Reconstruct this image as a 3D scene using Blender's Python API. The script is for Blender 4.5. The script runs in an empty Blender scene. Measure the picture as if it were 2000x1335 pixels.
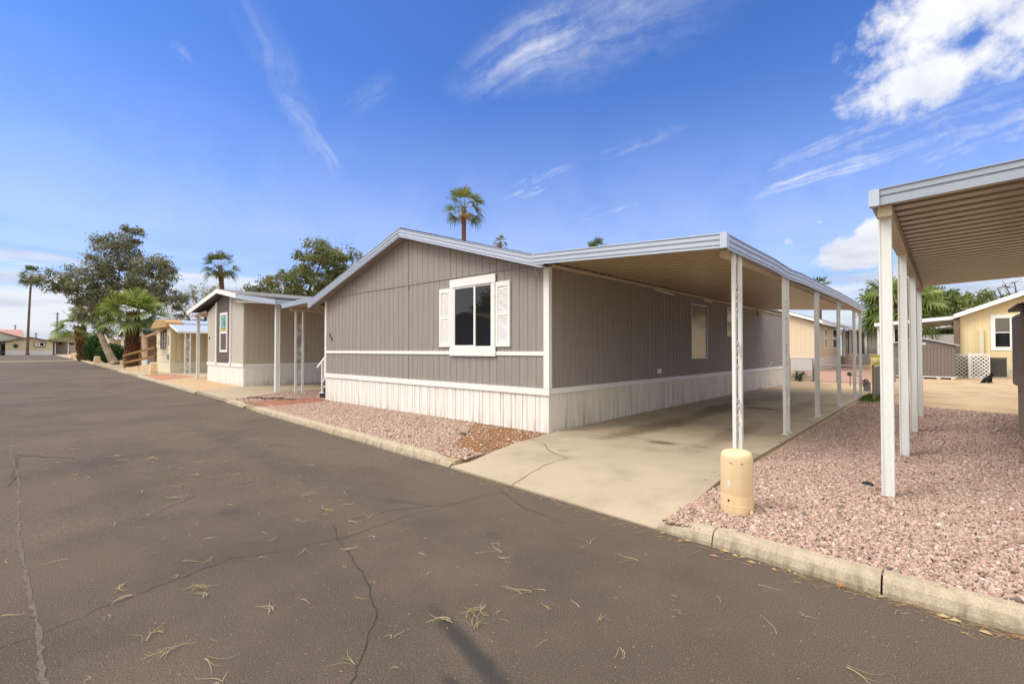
import bpy, math, random
import numpy as np
from mathutils import Vector, Matrix
R = math.radians
SC = bpy.context.scene
COL = SC.collection
rnd = random.Random(7)

# ------------------------------------------------------------------ camera
cam_d = bpy.data.cameras.new("camera"); cam = bpy.data.objects.new("camera", cam_d); COL.objects.link(cam)
cam.location = (0, 0, 1.6)
cam.rotation_euler = (R(90 + 0.965), 0, R(42.7))
cam_d.sensor_width = 36; cam_d.lens = 16.56; cam_d.clip_start = 0.05; cam_d.clip_end = 6000
SC.camera = cam
SC.view_settings.view_transform = 'Standard'; SC.view_settings.look = 'None'
SC.view_settings.gamma = 1; SC.view_settings.exposure = 0.82
try: SC.view_settings.use_curve_mapping = False
except Exception: pass

# ------------------------------------------------------------------ sun + sky
SUN = Vector((-0.55, -0.85, 1.15)).normalized()
sun_el = math.asin(SUN.z); sun_az = math.atan2(SUN.x, SUN.y)
sd = bpy.data.lights.new("sun", 'SUN'); so = bpy.data.objects.new("sun", sd); COL.objects.link(so)
sd.energy = 1.25; sd.angle = R(24); sd.color = (1, .955, .885)
so.rotation_euler = SUN.to_track_quat('Z', 'Y').to_euler()

class NT:
    """small helper to write node maths"""
    def __init__(s, nt): s.nt = nt
    def n(s, t, **kw):
        nd = s.nt.nodes.new(t)
        for k, v in kw.items(): setattr(nd, k, v)
        return nd
    def put(s, sock, v):
        if isinstance(v, (int, float)): sock.default_value = v
        elif isinstance(v, (tuple, list, Vector)):
            v = tuple(v)
            if sock.type == 'RGBA' and len(v) == 3: v = v + (1,)
            sock.default_value = v
        else: s.nt.links.new(v, sock)
    def m(s, op, a, b=0.0, c=0.0, clamp=False):
        nd = s.n('ShaderNodeMath', operation=op, use_clamp=clamp)
        s.put(nd.inputs[0], a); s.put(nd.inputs[1], b); s.put(nd.inputs[2], c)
        return nd.outputs[0]
    def v(s, op, a, b=(0, 0, 0)):
        nd = s.n('ShaderNodeVectorMath', operation=op)
        s.put(nd.inputs[0], a); s.put(nd.inputs[1], b)
        return nd.outputs['Value'] if op in ('DOT_PRODUCT', 'LENGTH') else nd.outputs[0]
    def comb(s, x, y, z):
        nd = s.n('ShaderNodeCombineXYZ')
        for i, q in enumerate((x, y, z)): s.put(nd.inputs[i], q)
        return nd.outputs[0]
    def sep(s, a):
        nd = s.n('ShaderNodeSeparateXYZ'); s.put(nd.inputs[0], a); return nd.outputs
    def noise(s, vec, scale=1, detail=4, rough=.55, dist=0):
        nd = s.n('ShaderNodeTexNoise'); s.put(nd.inputs['Vector'], vec)
        nd.inputs['Scale'].default_value = scale; nd.inputs['Detail'].default_value = detail
        nd.inputs['Roughness'].default_value = rough; nd.inputs['Distortion'].default_value = dist
        return nd.outputs['Fac']
    def ss(s, x, lo, hi, a=0.0, b=1.0):
        nd = s.n('ShaderNodeMapRange', interpolation_type='SMOOTHSTEP')
        for i, q in enumerate((x, lo, hi, a, b)): s.put(nd.inputs[i], q)
        return nd.outputs[0]
    def mix(s, f, a, b, bt='MIX'):
        nd = s.n('ShaderNodeMix', data_type='RGBA', blend_type=bt)
        s.put(nd.inputs[0], f); s.put(nd.inputs[6], a); s.put(nd.inputs[7], b)
        return nd.outputs[2]

def azel(az, el):
    az, el = R(az), R(el)
    return Vector((math.sin(az) * math.cos(el), math.cos(az) * math.cos(el), math.sin(el)))

W = bpy.data.worlds.new("World"); SC.world = W; W.use_nodes = True
W.node_tree.nodes.clear(); n = NT(W.node_tree)
sky = n.n('ShaderNodeTexSky'); sky.sky_type = 'NISHITA'; sky.sun_disc = False
sky.sun_elevation = sun_el; sky.sun_rotation = sun_az; sky.altitude = 300
sky.air_density = 1.0; sky.dust_density = 0.6; sky.ozone_density = 2.5
D = n.n('ShaderNodeTexCoord').outputs['Generated']
dz = n.sep(D)[2]
skyc = n.mix(1.0, sky.outputs[0], (0.47, 0.72, 1.20), 'MULTIPLY')
def patch(az, el, wa, wb, rot, warp=0.0, wsc=6):
    c = azel(az, el); U = Vector((math.cos(R(az)), -math.sin(R(az)), 0)); V = U.cross(c) * 1.0
    V = c.cross(U) if V.z < 0 else V
    cr, sr = math.cos(R(rot)), math.sin(R(rot))
    A = U * cr + V * sr; B = V * cr - U * sr
    a = n.m('DIVIDE', n.v('DOT_PRODUCT', D, A), math.sin(R(wa))); b = n.m('DIVIDE', n.v('DOT_PRODUCT', D, B), math.sin(R(wb)))
    fr = n.m('GREATER_THAN', n.v('DOT_PRODUCT', D, c), 0.0)
    r = n.m('SQRT', n.m('ADD', n.m('MULTIPLY', a, a), n.m('MULTIPLY', b, b)))
    return n.m('MULTIPLY', n.m('SUBTRACT', 1.0, r, clamp=True), fr), a, b
cloud = None
def add_density(x):
    global cloud
    cloud = x if cloud is None else n.m('MAXIMUM', cloud, x)
fb = n.noise(D, 11, 9, .6, .25); fb2 = n.noise(n.v('ADD', D, (3.1, 1.7, .4)), 26, 7, .62)
fbm = n.m('ADD', n.m('MULTIPLY', fb, .75), n.m('MULTIPLY', fb2, .35))
# cumulus heads (upper right and the low one beside the far carport)
for az, el, wa, wb, rot, gain in ((1.5, 28.5, 11.5, 6.0, 28, 1.2), (-0.5, 23.6, 9.0, 3.6, 8, 1.25), (8, 26, 9, 6, 0, 1.1),
                                  (-6.6, 9.6, 4.6, 2.6, 12, 1.6), (-4.8, 11.2, 3.0, 2.2, 0, 1.6), (-12.4, 11.2, 1.9, 1.2, 10, .55), (-9.4, 12.8, 1.3, 1.0, 0, .6)):
    m_, a, b = patch(az, el, wa, wb, rot)
    add_density(n.ss(n.m('ADD', n.m('MULTIPLY', m_, gain), n.m('MULTIPLY', n.m('SUBTRACT', fbm, .56), 2.7)), .20, .84, 0, n.m('MULTIPLY', n.ss(m_, 0, .16), .95)))
# cirrus: soft torn veils
warpv = n.n('ShaderNodeTexNoise'); n.put(warpv.inputs['Vector'], D); warpv.inputs['Scale'].default_value = 5; warpv.inputs['Detail'].default_value = 4
wv = n.v('SUBTRACT', warpv.outputs['Color'], (.5, .5, .5)); wx, wy, wz = n.sep(wv)
fine = n.noise(n.v('ADD', D, n.v('MULTIPLY', wv, (.12, .12, .12))), 34, 8, .66)
for az, el, wa, wb, rot, gain, sx, sy in ((-40, 33.2, 12, 3.8, 26, .85, .7, 1.5), (-32, 34, 17, 6, 10, .42, .7, 1.3), (-66.0, 23.5, 18, 2.8, 121, .36, .6, .9),
                                  (-9, 17.4, 15, 1.7, 9, .95, .8, 1.6), (-6, 20.0, 14, 2.2, 11, .80, .8, 1.8), (4, 18.4, 12, 4.6, 6, .85, .9, 1.8), (-40.5, 19.2, 8, 2.0, 22, .60, .9, 2.0), (-33, 15.5, 13, 2.6, 15, .55, .9, 2.0), (-48, 16.5, 9, 2.6, 14, .40, .9, 1.8), (-28, 23, 10, 2.0, 14, .26, .9, 1.8),
                                  (-78, 27.5, 1.3, .8, -40, .34, 1, 1.2), (-60, 27, 5, 2.4, 40, .16, .8, 1.4), (-22, 12.5, 13, 3.4, 8, .42, .9, 2.2)):
    m_, a, b = patch(az, el, wa, wb, rot)
    fz = n.noise(n.comb(n.m('ADD', n.m('MULTIPLY', a, sx), n.m('MULTIPLY', wx, 1.1)), n.m('ADD', n.m('MULTIPLY', b, sy), n.m('MULTIPLY', wy, 2.2)), az * .37), 1.7, 8, .6, .2)
    ft = n.m('ADD', n.m('MULTIPLY', fz, .72), n.m('MULTIPLY', fine, .32))
    add_density(n.m('MULTIPLY', n.m('MULTIPLY', n.ss(m_, 0, .85), n.ss(ft, .30, .92)), gain * 1.2))
# layered cloud low over the horizon, thicker to the left
flat = n.v('MULTIPLY', D, (2.0, 2.0, 15.0))
fl = n.noise(flat, 2.3, 7, .58, .35)
leftness = n.ss(n.v('DOT_PRODUCT', D, azel(-95, 0)), .55, 1.0)
cov = n.m('ADD', n.ss(dz, .03, .27, .95, -.22), n.m('MULTIPLY', leftness, .14))
add_density(n.ss(n.m('ADD', cov, n.m('MULTIPLY', n.m('SUBTRACT', fl, .5), 1.5)), .36, .92, 0, .93))
veil = n.ss(dz, -.02, .52, .48, .0)
add_density(veil)
# overcast behind the camera, mirrored in the window; brightened, spread overhead as added fill
back = n.ss(n.m('ADD', n.v('DOT_PRODUCT', D, azel(158, 0)), n.m('MULTIPLY', n.ss(dz, .62, .80), 1.1)), -.10, .36)
add_density(n.m('MULTIPLY', back, n.m('ADD', .72, n.m('MULTIPLY', fb, .36), clamp=True)))
shade = n.noise(n.v('MULTIPLY', D, (2.5, 2.5, 14.0)), 2.1, 5, .55)
shade2 = n.noise(n.v('ADD', D, (.9, .2, .5)), 9, 6, .6)
lowc = n.mix(n.ss(shade, .36, .64), (3.3, 3.55, 4.2), (5.0, 5.1, 5.3))
highc = n.mix(n.ss(shade2, .3, .62), (4.5, 4.7, 5.4), (5.9, 5.9, 5.95))
clc = n.mix(n.ss(dz, .12, .24), lowc, highc)
deck = n.mix(fb, (6.6, 6.25, 5.75), (12.6, 11.9, 10.9))
deck = n.mix(1.0, deck, n.comb(*[n.ss(dz, .05, .85, .68, 1.5)] * 3), 'MULTIPLY')
clc = n.mix(back, clc, deck)
fin = n.mix(cloud, skyc, clc)
bg = n.n('ShaderNodeBackground'); n.put(bg.inputs[0], fin); bg.inputs[1].default_value = 0.1
out = n.n('ShaderNodeOutputWorld'); W.node_tree.links.new(bg.outputs[0], out.inputs[0])

# ------------------------------------------------------------------ materials
MATS = {}
def mat(key, col, rough=.7, var=.12, scale=3.0, bump=0.0, bscale=60.0, metal=0.0, col2=None, c2lo=.45, c2hi=.7, stretch=(1, 1, 1),
        spots=(), spotcol=(0, 0, 0), dirt=None, speck=None, grain=None, spec=.4, attr=None, bdetail=4):
    """principled material: two colour noises, optional stains (ellipses in world metres), ground dirt, speckle, bump"""
    m = bpy.data.materials.new(key); m.use_nodes = True; MATS[key] = m
    k = NT(m.node_tree); b = m.node_tree.nodes['Principled BSDF']
    pos = k.n('ShaderNodeNewGeometry').outputs['Position']
    sp = k.v('MULTIPLY', pos, stretch)
    big = k.noise(sp, scale, 5, .6)
    c = col
    if attr:
        an = k.n('ShaderNodeAttribute'); an.attribute_name = attr; c = an.outputs['Color']
    c = k.mix(1.0, c, k.mix(big, (1 - var,) * 3, (1 + var,) * 3), 'MULTIPLY')
    if col2:
        c = k.mix(k.ss(k.noise(k.v('ADD', sp, (9, 4, 2)), scale * 1.7, 6, .62), c2lo, c2hi), c, col2)
    if speck:
        f = k.noise(pos, speck[0], 2, .5)
        c = k.mix(k.ss(f, speck[1], speck[1] + .08, 0, speck[3]), c, speck[2])
    if grain: c = k.mix(1.0, c, k.mix(k.ss(k.noise(pos, grain[0], 3, .7), .3, .7), (1 - grain[1],) * 3, (1 + grain[1],) * 3), 'MULTIPLY')
    for (cx, cy, rx, ry, rot, st) in spots:
        px, py, pz = k.sep(pos)
        wob = k.m('MULTIPLY', k.m('SUBTRACT', k.noise(pos, 2.2, 6, .7), .5), 1.5)
        dx = k.m('SUBTRACT', px, cx); dy = k.m('SUBTRACT', py, cy); cr, sr = math.cos(R(rot)), math.sin(R(rot))
        a = k.m('ADD', k.m('MULTIPLY', dx, cr / rx), k.m('MULTIPLY', dy, sr / rx))
        q = k.m('ADD', k.m('MULTIPLY', dx, -sr / ry), k.m('MULTIPLY', dy, cr / ry))
        r = k.m('ADD', k.m('SQRT', k.m('ADD', k.m('MULTIPLY', a, a), k.m('MULTIPLY', q, q))), wob)
        c = k.mix(k.ss(r, .35, 1.1, st, 0), c, spotcol)
    if dirt:   # vertical run-off streaks and splashed dirt: (z_low, z_high, colour, strength)
        pz = k.sep(pos)[2]
        st = k.noise(k.v('MULTIPLY', pos, (9, 9, .6)), 1.3, 5, .6)
        f = k.m('MULTIPLY', k.ss(st, .42, .72), k.ss(pz, dirt[0], dirt[1], dirt[3], dirt[3] * .35))
        c = k.mix(f, c, dirt[2])
    k.put(b.inputs['Base Color'], c)
    b.inputs['Roughness'].default_value = rough; b.inputs['Metallic'].default_value = metal
    b.inputs['Specular IOR Level'].default_value = spec
    if bump:
        bn = k.n('ShaderNodeBump'); bn.inputs['Strength'].default_value = min(1, bump); bn.inputs['Distance'].default_value = .02
        k.put(bn.inputs['Height'], k.noise(k.v('MULTIPLY', pos, stretch), bscale, bdetail, .65)); k.put(b.inputs['Normal'], bn.outputs[0])
    return m
def leafmat(key, c1, c2, c3, scale=2.0, trans=.25):
    m = bpy.data.materials.new(key); m.use_nodes = True; MATS[key] = m
    k = NT(m.node_tree); b = m.node_tree.nodes['Principled BSDF']
    an = k.n('ShaderNodeAttribute'); an.attribute_name = 'tint'
    t = an.outputs['Fac']
    c = k.mix(k.ss(t, 0, .5), c1, c2); c = k.mix(k.ss(t, .5, 1.0), c, c3)
    k.put(b.inputs['Base Color'], c); b.inputs['Roughness'].default_value = .55; b.inputs['Specular IOR Level'].default_value = .3
    tr = k.n('ShaderNodeBsdfTranslucent'); k.put(tr.inputs[0], k.mix(1.0, c, (1.2, 1.3, .7), 'MULTIPLY'))
    mx = k.n('ShaderNodeMixShader'); mx.inputs[0].default_value = trans
    o = m.node_tree.nodes['Material Output']
    m.node_tree.links.new(b.outputs[0], mx.inputs[1]); m.node_tree.links.new(tr.outputs[0], mx.inputs[2]); m.node_tree.links.new(mx.outputs[0], o.inputs[0])
    return m

asphalt = mat('asphalt', (.118, .091, .071), .9, .28, .40, .6, 140, col2=(.088, .069, .055), c2lo=.42, c2hi=.72, speck=(70, .645, (.28, .24, .195), .55), grain=(130, .5), spec=.2,
              spots=((-1.90, 1.72, .55, .085, -14, .75), (-1.72, 1.48, .22, .05, -8, .6), (-4.2, 2.9, .5, .07, 20, .3), (-7.5, 2.75, 7, .30, -1, .16), (-7.5, .95, 7, .28, -1, .14), (-5.2, 1.55, .16, .12, 0, .3), (-8.3, 3.2, .3, .16, 10, .3), (-2.9, 2.9, .14, .10, 0, .25)), spotcol=(.030, .033, .034), bdetail=6)
crack_m = mat('road_crack', (.040, .034, .028), .95, .2)
tyre_line = mat('pale_tyre_line', (.121, .098, .080), .9, .25, 8, grain=(170, .5), spec=.2)
gutter = mat('concrete_gutter', (.55, .43, .27), .8, .1)
concrete = mat('driveway_concrete', (.405, .335, .24), .85, .2, .8, .25, 45, col2=(.31, .255, .18), c2lo=.45, c2hi=.8, speck=(30, .70, (.30, .24, .17), .4), spec=.25,
               spots=((-3.35, 7.12, .30, .16, 10, .9), (-3.4, 12.95, .55, .40, 0, .8), (-4.1, 8.6, .38, 2.3, -3, .75), (-4.2, 12.4, .40, 2.6, 2, .75), (-2.75, 8.7, .30, 2.2, 0, .5),
                      (-2.8, 14, .35, 3.0, 0, .4), (-2.9, 9.2, .35, .18, 30, .6), (-4.15, 5.6, .12, .08, 0, .3), (-3.9, 16, .5, 1.6, 0, .4)), spotcol=(.16, .115, .07))
kerb_m = mat('kerb_concrete', (.43, .36, .26), .9, .14, 2.0, .3, 90, col2=(.34, .285, .20), c2lo=.5, c2hi=.8, speck=(70, .64, (.2, .17, .13), .5), dirt=(.02, .135, (.19, .155, .105), .9), grain=(110, .2), spec=.15)
gravel_base = mat('gravel_bed', (.30, .20, .16), .95, .3, 14, .8, 40, col2=(.16, .10, .075), c2lo=.45, c2hi=.62, spec=.15)
stone_m = mat('pink_gravel', (.4, .3, .25), .9, .2, 60, .3, 180, attr='col', spec=.2)
dirt_m = mat('sandy_dirt', (.45, .33, .205), .95, .2, .5, .5, 18, col2=(.35, .24, .14), c2lo=.48, c2hi=.7, speck=(22, .66, (.62, .52, .40), .5), spec=.15)
brown_dirt = mat('brown_dirt', (.25, .125, .05), .95, .3, 7, .8, 30, col2=(.16, .08, .035), speck=(26, .66, (.45, .38, .3), .6), spec=.15)
tan_gravel = mat('tan_gravel', (.52, .37, .22), .95, .25, 8, .7, 40, col2=(.38, .25, .14), speck=(40, .6, (.66, .55, .42), .5), spec=.15)
brick_m = mat('red_brick', (.33, .15, .10), .9, .25, 9, .4, 60, spec=.2)
taupe = mat('taupe_siding', (.305, .278, .255), .78, .06, 1.0, .30, 6, col2=(.272, .246, .224), stretch=(12, 12, .8), dirt=(.9, 3.2, (.215, .185, .16), .35), spec=.25)
white_pt = mat('white_paint', (.79, .785, .76), .55, .04, 2, spec=.4)
white_sk = mat('white_skirting', (.80, .79, .75), .6, .05, 1.6, dirt=(.06, .42, (.40, .31, .22), .7), spec=.35)
dirty_sk = mat('stained_skirting', (.76, .72, .64), .65, .06, 1.6, dirt=(.05, .9, (.30, .25, .19), .7), spec=.3)
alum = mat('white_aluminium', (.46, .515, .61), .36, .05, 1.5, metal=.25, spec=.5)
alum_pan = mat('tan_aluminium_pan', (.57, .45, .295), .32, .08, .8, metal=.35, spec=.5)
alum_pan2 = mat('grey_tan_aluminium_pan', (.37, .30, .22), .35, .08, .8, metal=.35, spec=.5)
post_m = mat('post_paint', (.71, .73, .71), .45, .06, 3, dirt=(.1, 1.0, (.45, .38, .3), .35), spec=.45)
ledger_m = mat('cream_ledger', (.62, .52, .38), .6, .08)
shingle = mat('grey_shingle', (.20, .20, .195), .95, .3, 7, .6, 25, col2=(.13, .13, .13), spec=.1)
shingle_d = mat('dark_shingle', (.07, .065, .06), .95, .3, 7, .6, 25, spec=.1)
shingle_t = mat('tan_shingle', (.34, .25, .15), .95, .3, 7, .5, 25, spec=.1)
black_pt = mat('black_paint', (.012, .012, .012), .5, .1)
glass_m = mat('dark_glass', (.012, .013, .015), .03, .0, spec=.55)
glass_p = mat('pale_blind_glass', (.46, .41, .28), .16, .12, 2.0, spec=.5)
glass_g = mat('grey_green_glass', (.13, .12, .09), .1, .15, 2, spec=.6)
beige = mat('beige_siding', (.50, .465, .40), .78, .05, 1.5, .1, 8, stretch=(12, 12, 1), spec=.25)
beige_side = mat('shaded_beige_siding', (.46, .415, .33), .78, .05, 1.5, .1, 8, stretch=(12, 12, 1), spec=.25)  # same siding as the front, with the side's shade put into the colour
darkacc = mat('dark_taupe_panel', (.125, .105, .092), .8, .06, 2, spec=.25)
cream = mat('cream_siding', (.66, .60, .44), .7, .05, 1.5, spec=.3)
cream_y = mat('cream_yellow_metal', (.58, .48, .29), .6, .07, 1.5, spec=.35)
yellow_s = mat('yellow_siding', (.72, .59, .34), .75, .05, 1.4, .08, 9, stretch=(12, 12, 1), spec=.25)
tan_s = mat('tan_siding', (.63, .545, .40), .75, .05, 1.4, .08, 9, stretch=(12, 12, 1), spec=.25)
pinkish = mat('pink_tan_siding', (.47, .32, .21), .75, .06, 1.4, spec=.25)
mustard = mat('mustard_metal', (.42, .26, .10), .6, .1, 2, spec=.35)
grey_s = mat('grey_siding', (.40, .385, .35), .75, .06, 1.4, spec=.25)
farcream = mat('pale_lap_siding', (.56, .50, .31), .75, .05, 1.5, spec=.25)
farwhite = mat('white_base_panel', (.66, .65, .65), .7, .05)
pale_green = mat('pale_green_gable', (.42, .44, .36), .8, .05)
fartan = mat('tan_gable', (.38, .28, .16), .8, .06)
farblock = mat('grey_block', (.42, .37, .29), .85, .1, 2)
farpink = mat('pink_tile', (.40, .23, .18), .85, .12, 2)
red_roof = mat('red_roof', (.42, .05, .045), .7, .1)
bollard_m = mat('tan_plastic', (.74, .565, .34), .5, .05, 3, dirt=(.05, .35, (.5, .33, .16), .4), spec=.45)
shed_m = mat('brown_vinyl', (.19, .158, .138), .6, .06, 2, spec=.35)
ac_m = mat('charcoal_metal', (.075, .07, .066), .55, .1, 3, spec=.4)
deck_m = mat('brown_painted_wood', (.34, .275, .21), .65, .15, 2, .2, 20, stretch=(6, 6, 1), spec=.3)
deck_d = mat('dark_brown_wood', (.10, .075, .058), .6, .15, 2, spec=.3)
wood_m = mat('weathered_wood', (.24, .135, .055), .8, .25, 4, .3, 20, stretch=(1, 1, 6), spec=.2)
grey_wood = mat('grey_wood', (.17, .13, .09), .9, .25, 5, .3, 20)
galv = mat('galvanised_steel', (.30, .29, .27), .4, .15, 3, metal=.7)
green_y = mat('yellow_green_box', (.50, .40, .09), .5, .08, 3)
rust_m = mat('rusty_pipe', (.10, .055, .035), .7, .3, 10)
grey_meter = mat('grey_meter', (.30, .30, .30), .45, .1, 5)
cat_m = mat('black_fur', (.014, .012, .011), .9, .4, 40, .6, 120, spec=.15)
trunk_palm = mat('palm_trunk', (.16, .105, .06), .95, .35, 6, .6, 14, col2=(.11, .065, .035), spec=.1)
boot_m = mat('palm_boots', (.125, .058, .028), .9, .45, 5, .5, 20, col2=(.26, .14, .07), c2lo=.52, c2hi=.7, spec=.15)
bark = mat('gum_bark', (.36, .29, .21), .9, .3, 3, .4, 12, col2=(.20, .14, .09), stretch=(1, 1, .3), spec=.15)
bark_d = mat('dark_bark', (.09, .065, .045), .9, .3, 4, .4, 12, spec=.15)
teal_m = mat('teal_picture', (.22, .44, .42), .4, .1, 4)
teal_d = mat('dark_teal_picture', (.05, .17, .17), .4, .1, 4)
gold_m = mat('ochre_picture', (.42, .34, .06), .4, .1, 4)
steel_pole = mat('grey_pole', (.22, .22, .23), .6, .1)
blue_d = mat('dark_blue_car', (.02, .022, .05), .25, .05, spec=.6)
rubber = mat('black_rubber', (.015, .015, .015), .9)
straw = leafmat('straw_needle', (.58, .47, .29), (.42, .33, .16), (.22, .26, .08), trans=.05)
litter_m = leafmat('litter', (.34, .21, .09), (.42, .32, .16), (.28, .12, .06), trans=.05)
frond_b = leafmat('bright_frond', (.06, .10, .02), (.165, .215, .05), (.36, .37, .13), trans=.25)
frond_d = leafmat('dark_frond', (.035, .06, .016), (.075, .11, .026), (.20, .18, .045), trans=.25)
mid_frond = leafmat('mid_frond', (.045, .075, .018), (.10, .14, .032), (.26, .25, .07), trans=.25)
frond_dead = leafmat('dead_frond', (.22, .12, .03), (.30, .18, .05), (.36, .24, .07), trans=.15)
gum_leaf = leafmat('gum_leaf', (.09, .092, .058), (.175, .175, .11), (.31, .295, .19), trans=.3)
olive_leaf = leafmat('olive_leaf', (.075, .085, .03), (.155, .165, .055), (.28, .26, .10), trans=.3)
pale_leaf = leafmat('pale_leaf', (.19, .18, .11), (.27, .25, .16), (.36, .32, .21), trans=.3)
green_leaf = leafmat('green_leaf', (.07, .11, .03), (.13, .17, .05), (.21, .23, .08), trans=.3)
hedge_leaf = leafmat('hedge_leaf', (.02, .055, .01), (.04, .10, .018), (.08, .15, .03), trans=.15)
grass_m = leafmat('grass', (.05, .11, .015), (.09, .16, .02), (.16, .2, .04), trans=.2)

# ------------------------------------------------------------------ mesh builder
def wloc(o):
    v = Vector((0, 0, 0))
    while o is not None: v += o.location; o = o.parent
    return v
class MB:
    def __init__(s): s.v = []; s.f = []; s.mi = []; s.t = []; s.cm = 0; s.ct = 0.0
    def add(s, vs, fs):
        o = len(s.v); s.v += [tuple(p) for p in vs]
        for f in fs: s.f.append(tuple(i + o for i in f)); s.mi.append(s.cm); s.t.append(s.ct)
        return s
    def box(s, x0, x1, y0, y1, z0, z1):
        return s.add([(x0, y0, z0), (x1, y0, z0), (x1, y1, z0), (x0, y1, z0), (x0, y0, z1), (x1, y0, z1), (x1, y1, z1), (x0, y1, z1)],
                     [(0, 3, 2, 1), (4, 5, 6, 7), (0, 1, 5, 4), (1, 2, 6, 5), (2, 3, 7, 6), (3, 0, 4, 7)])
    def beam(s, a, b, w, h, up=(0, 0, 1)):
        a, b = Vector(a), Vector(b); d = (b - a).normalized(); u = Vector(up)
        sd = d.cross(u)
        if sd.length < 1e-4: sd = d.cross(Vector((0, 1, 0)))
        sd.normalize(); u = sd.cross(d).normalized(); vs = []
        for p in (a, b):
            for i, j in ((-1, -1), (1, -1), (1, 1), (-1, 1)): vs.append(p + sd * (i * w / 2) + u * (j * h / 2))
        return s.add(vs, [(0, 1, 2, 3), (7, 6, 5, 4), (0, 4, 5, 1), (1, 5, 6, 2), (2, 6, 7, 3), (3, 7, 4, 0)])
    def tube(s, pts, r, k=6, cap=True):
        pts = [Vector(p) for p in pts]; N = len(pts)
        rs = r if isinstance(r, (list, tuple)) else [r] * N
        u = None; vs = []; fs = []
        for i, p in enumerate(pts):
            d = (pts[min(i + 1, N - 1)] - pts[max(i - 1, 0)])
            d = d.normalized() if d.length > 1e-9 else Vector((0, 0, 1))
            if u is None: u = d.orthogonal().normalized()
            else:
                u = u - d * u.dot(d); u = u.normalized() if u.length > 1e-6 else d.orthogonal().normalized()
            w = d.cross(u)
            for j in range(k):
                a = 2 * math.pi * j / k; vs.append(p + (u * math.cos(a) + w * math.sin(a)) * rs[i])
        for i in range(N - 1):
            for j in range(k): fs.append((i * k + j, i * k + (j + 1) % k, (i + 1) * k + (j + 1) % k, (i + 1) * k + j))
        if cap: fs += [tuple(range(k - 1, -1, -1)), tuple(range((N - 1) * k, N * k))]
        return s.add(vs, fs)
    def lathe(s, c, prof, k=24):
        vs = []; fs = []
        for (r, z) in prof:
            for j in range(k):
                a = 2 * math.pi * j / k; vs.append((c[0] + r * math.cos(a), c[1] + r * math.sin(a), c[2] + z))
        N = len(prof)
        for i in range(N - 1):
            for j in range(k): fs.append((i * k + j, i * k + (j + 1) % k, (i + 1) * k + (j + 1) % k, (i + 1) * k + j))
        fs += [tuple(range(k - 1, -1, -1)), tuple(range((N - 1) * k, N * k))]
        return s.add(vs, fs)
    def prism(s, poly, vec):
        """planar polygon (3d points) pushed along vec"""
        N = len(poly); vec = Vector(vec); vs = [Vector(p) for p in poly] + [Vector(p) + vec for p in poly]
        return s.add(vs, [tuple(range(N - 1, -1, -1)), tuple(range(N, 2 * N))] + [(i, (i + 1) % N, N + (i + 1) % N, N + i) for i in range(N)])
    def sweep(s, path, prof, cap=True):
        """closed profile (out, up) swept along a path; out = right hand side of travel in plan, mitred"""
        P = [Vector(p) for p in path]; N = len(P); K = len(prof); vs = []; fs = []
        nr = []
        for i in range(N - 1):
            d = P[i + 1] - P[i]; d.z = 0; d.normalize(); nr.append(Vector((d.y, -d.x, 0)))
        for i in range(N):
            if i == 0: nn = nr[0]
            elif i == N - 1: nn = nr[-1]
            else:
                nn = (nr[i - 1] + nr[i]).normalized(); nn = nn / max(.3, nn.dot(nr[i]))
            for (o, z) in prof: vs.append(P[i] + nn * o + Vector((0, 0, z)))
        for i in range(N - 1):
            for j in range(K): fs.append((i * K + j, i * K + (j + 1) % K, (i + 1) * K + (j + 1) % K, (i + 1) * K + j))
        if cap: fs += [tuple(range(K)), tuple(range(N * K - 1, (N - 1) * K - 1, -1))]
        return s.add(vs, fs)
    def quad(s, a, b, c, d): return s.add([a, b, c, d], [(0, 1, 2, 3)])
    def build(s, name, m, parent=None, smooth=False, tint=False, recalc=False):
        me = bpy.data.meshes.new(name); off = wloc(parent) if parent else Vector((0, 0, 0))
        me.from_pydata([(p[0] - off.x, p[1] - off.y, p[2] - off.z) for p in s.v], [], s.f)
        for q in (m if isinstance(m, (list, tuple)) else [m]): me.materials.append(q)
        if any(s.mi): me.polygons.foreach_set('material_index', s.mi)
        if tint:
            a = me.attributes.new('tint', 'FLOAT', 'FACE'); a.data.foreach_set('value', s.t)
        if smooth: me.polygons.foreach_set('use_smooth', [True] * len(s.f))
        me.update()
        if recalc:
            import bmesh
            bm = bmesh.new(); bm.from_mesh(me); bmesh.ops.recalc_face_normals(bm, faces=bm.faces); bm.to_mesh(me); bm.free()
        o = bpy.data.objects.new(name, me); COL.objects.link(o)
        if parent: o.parent = parent
        return o
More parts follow.
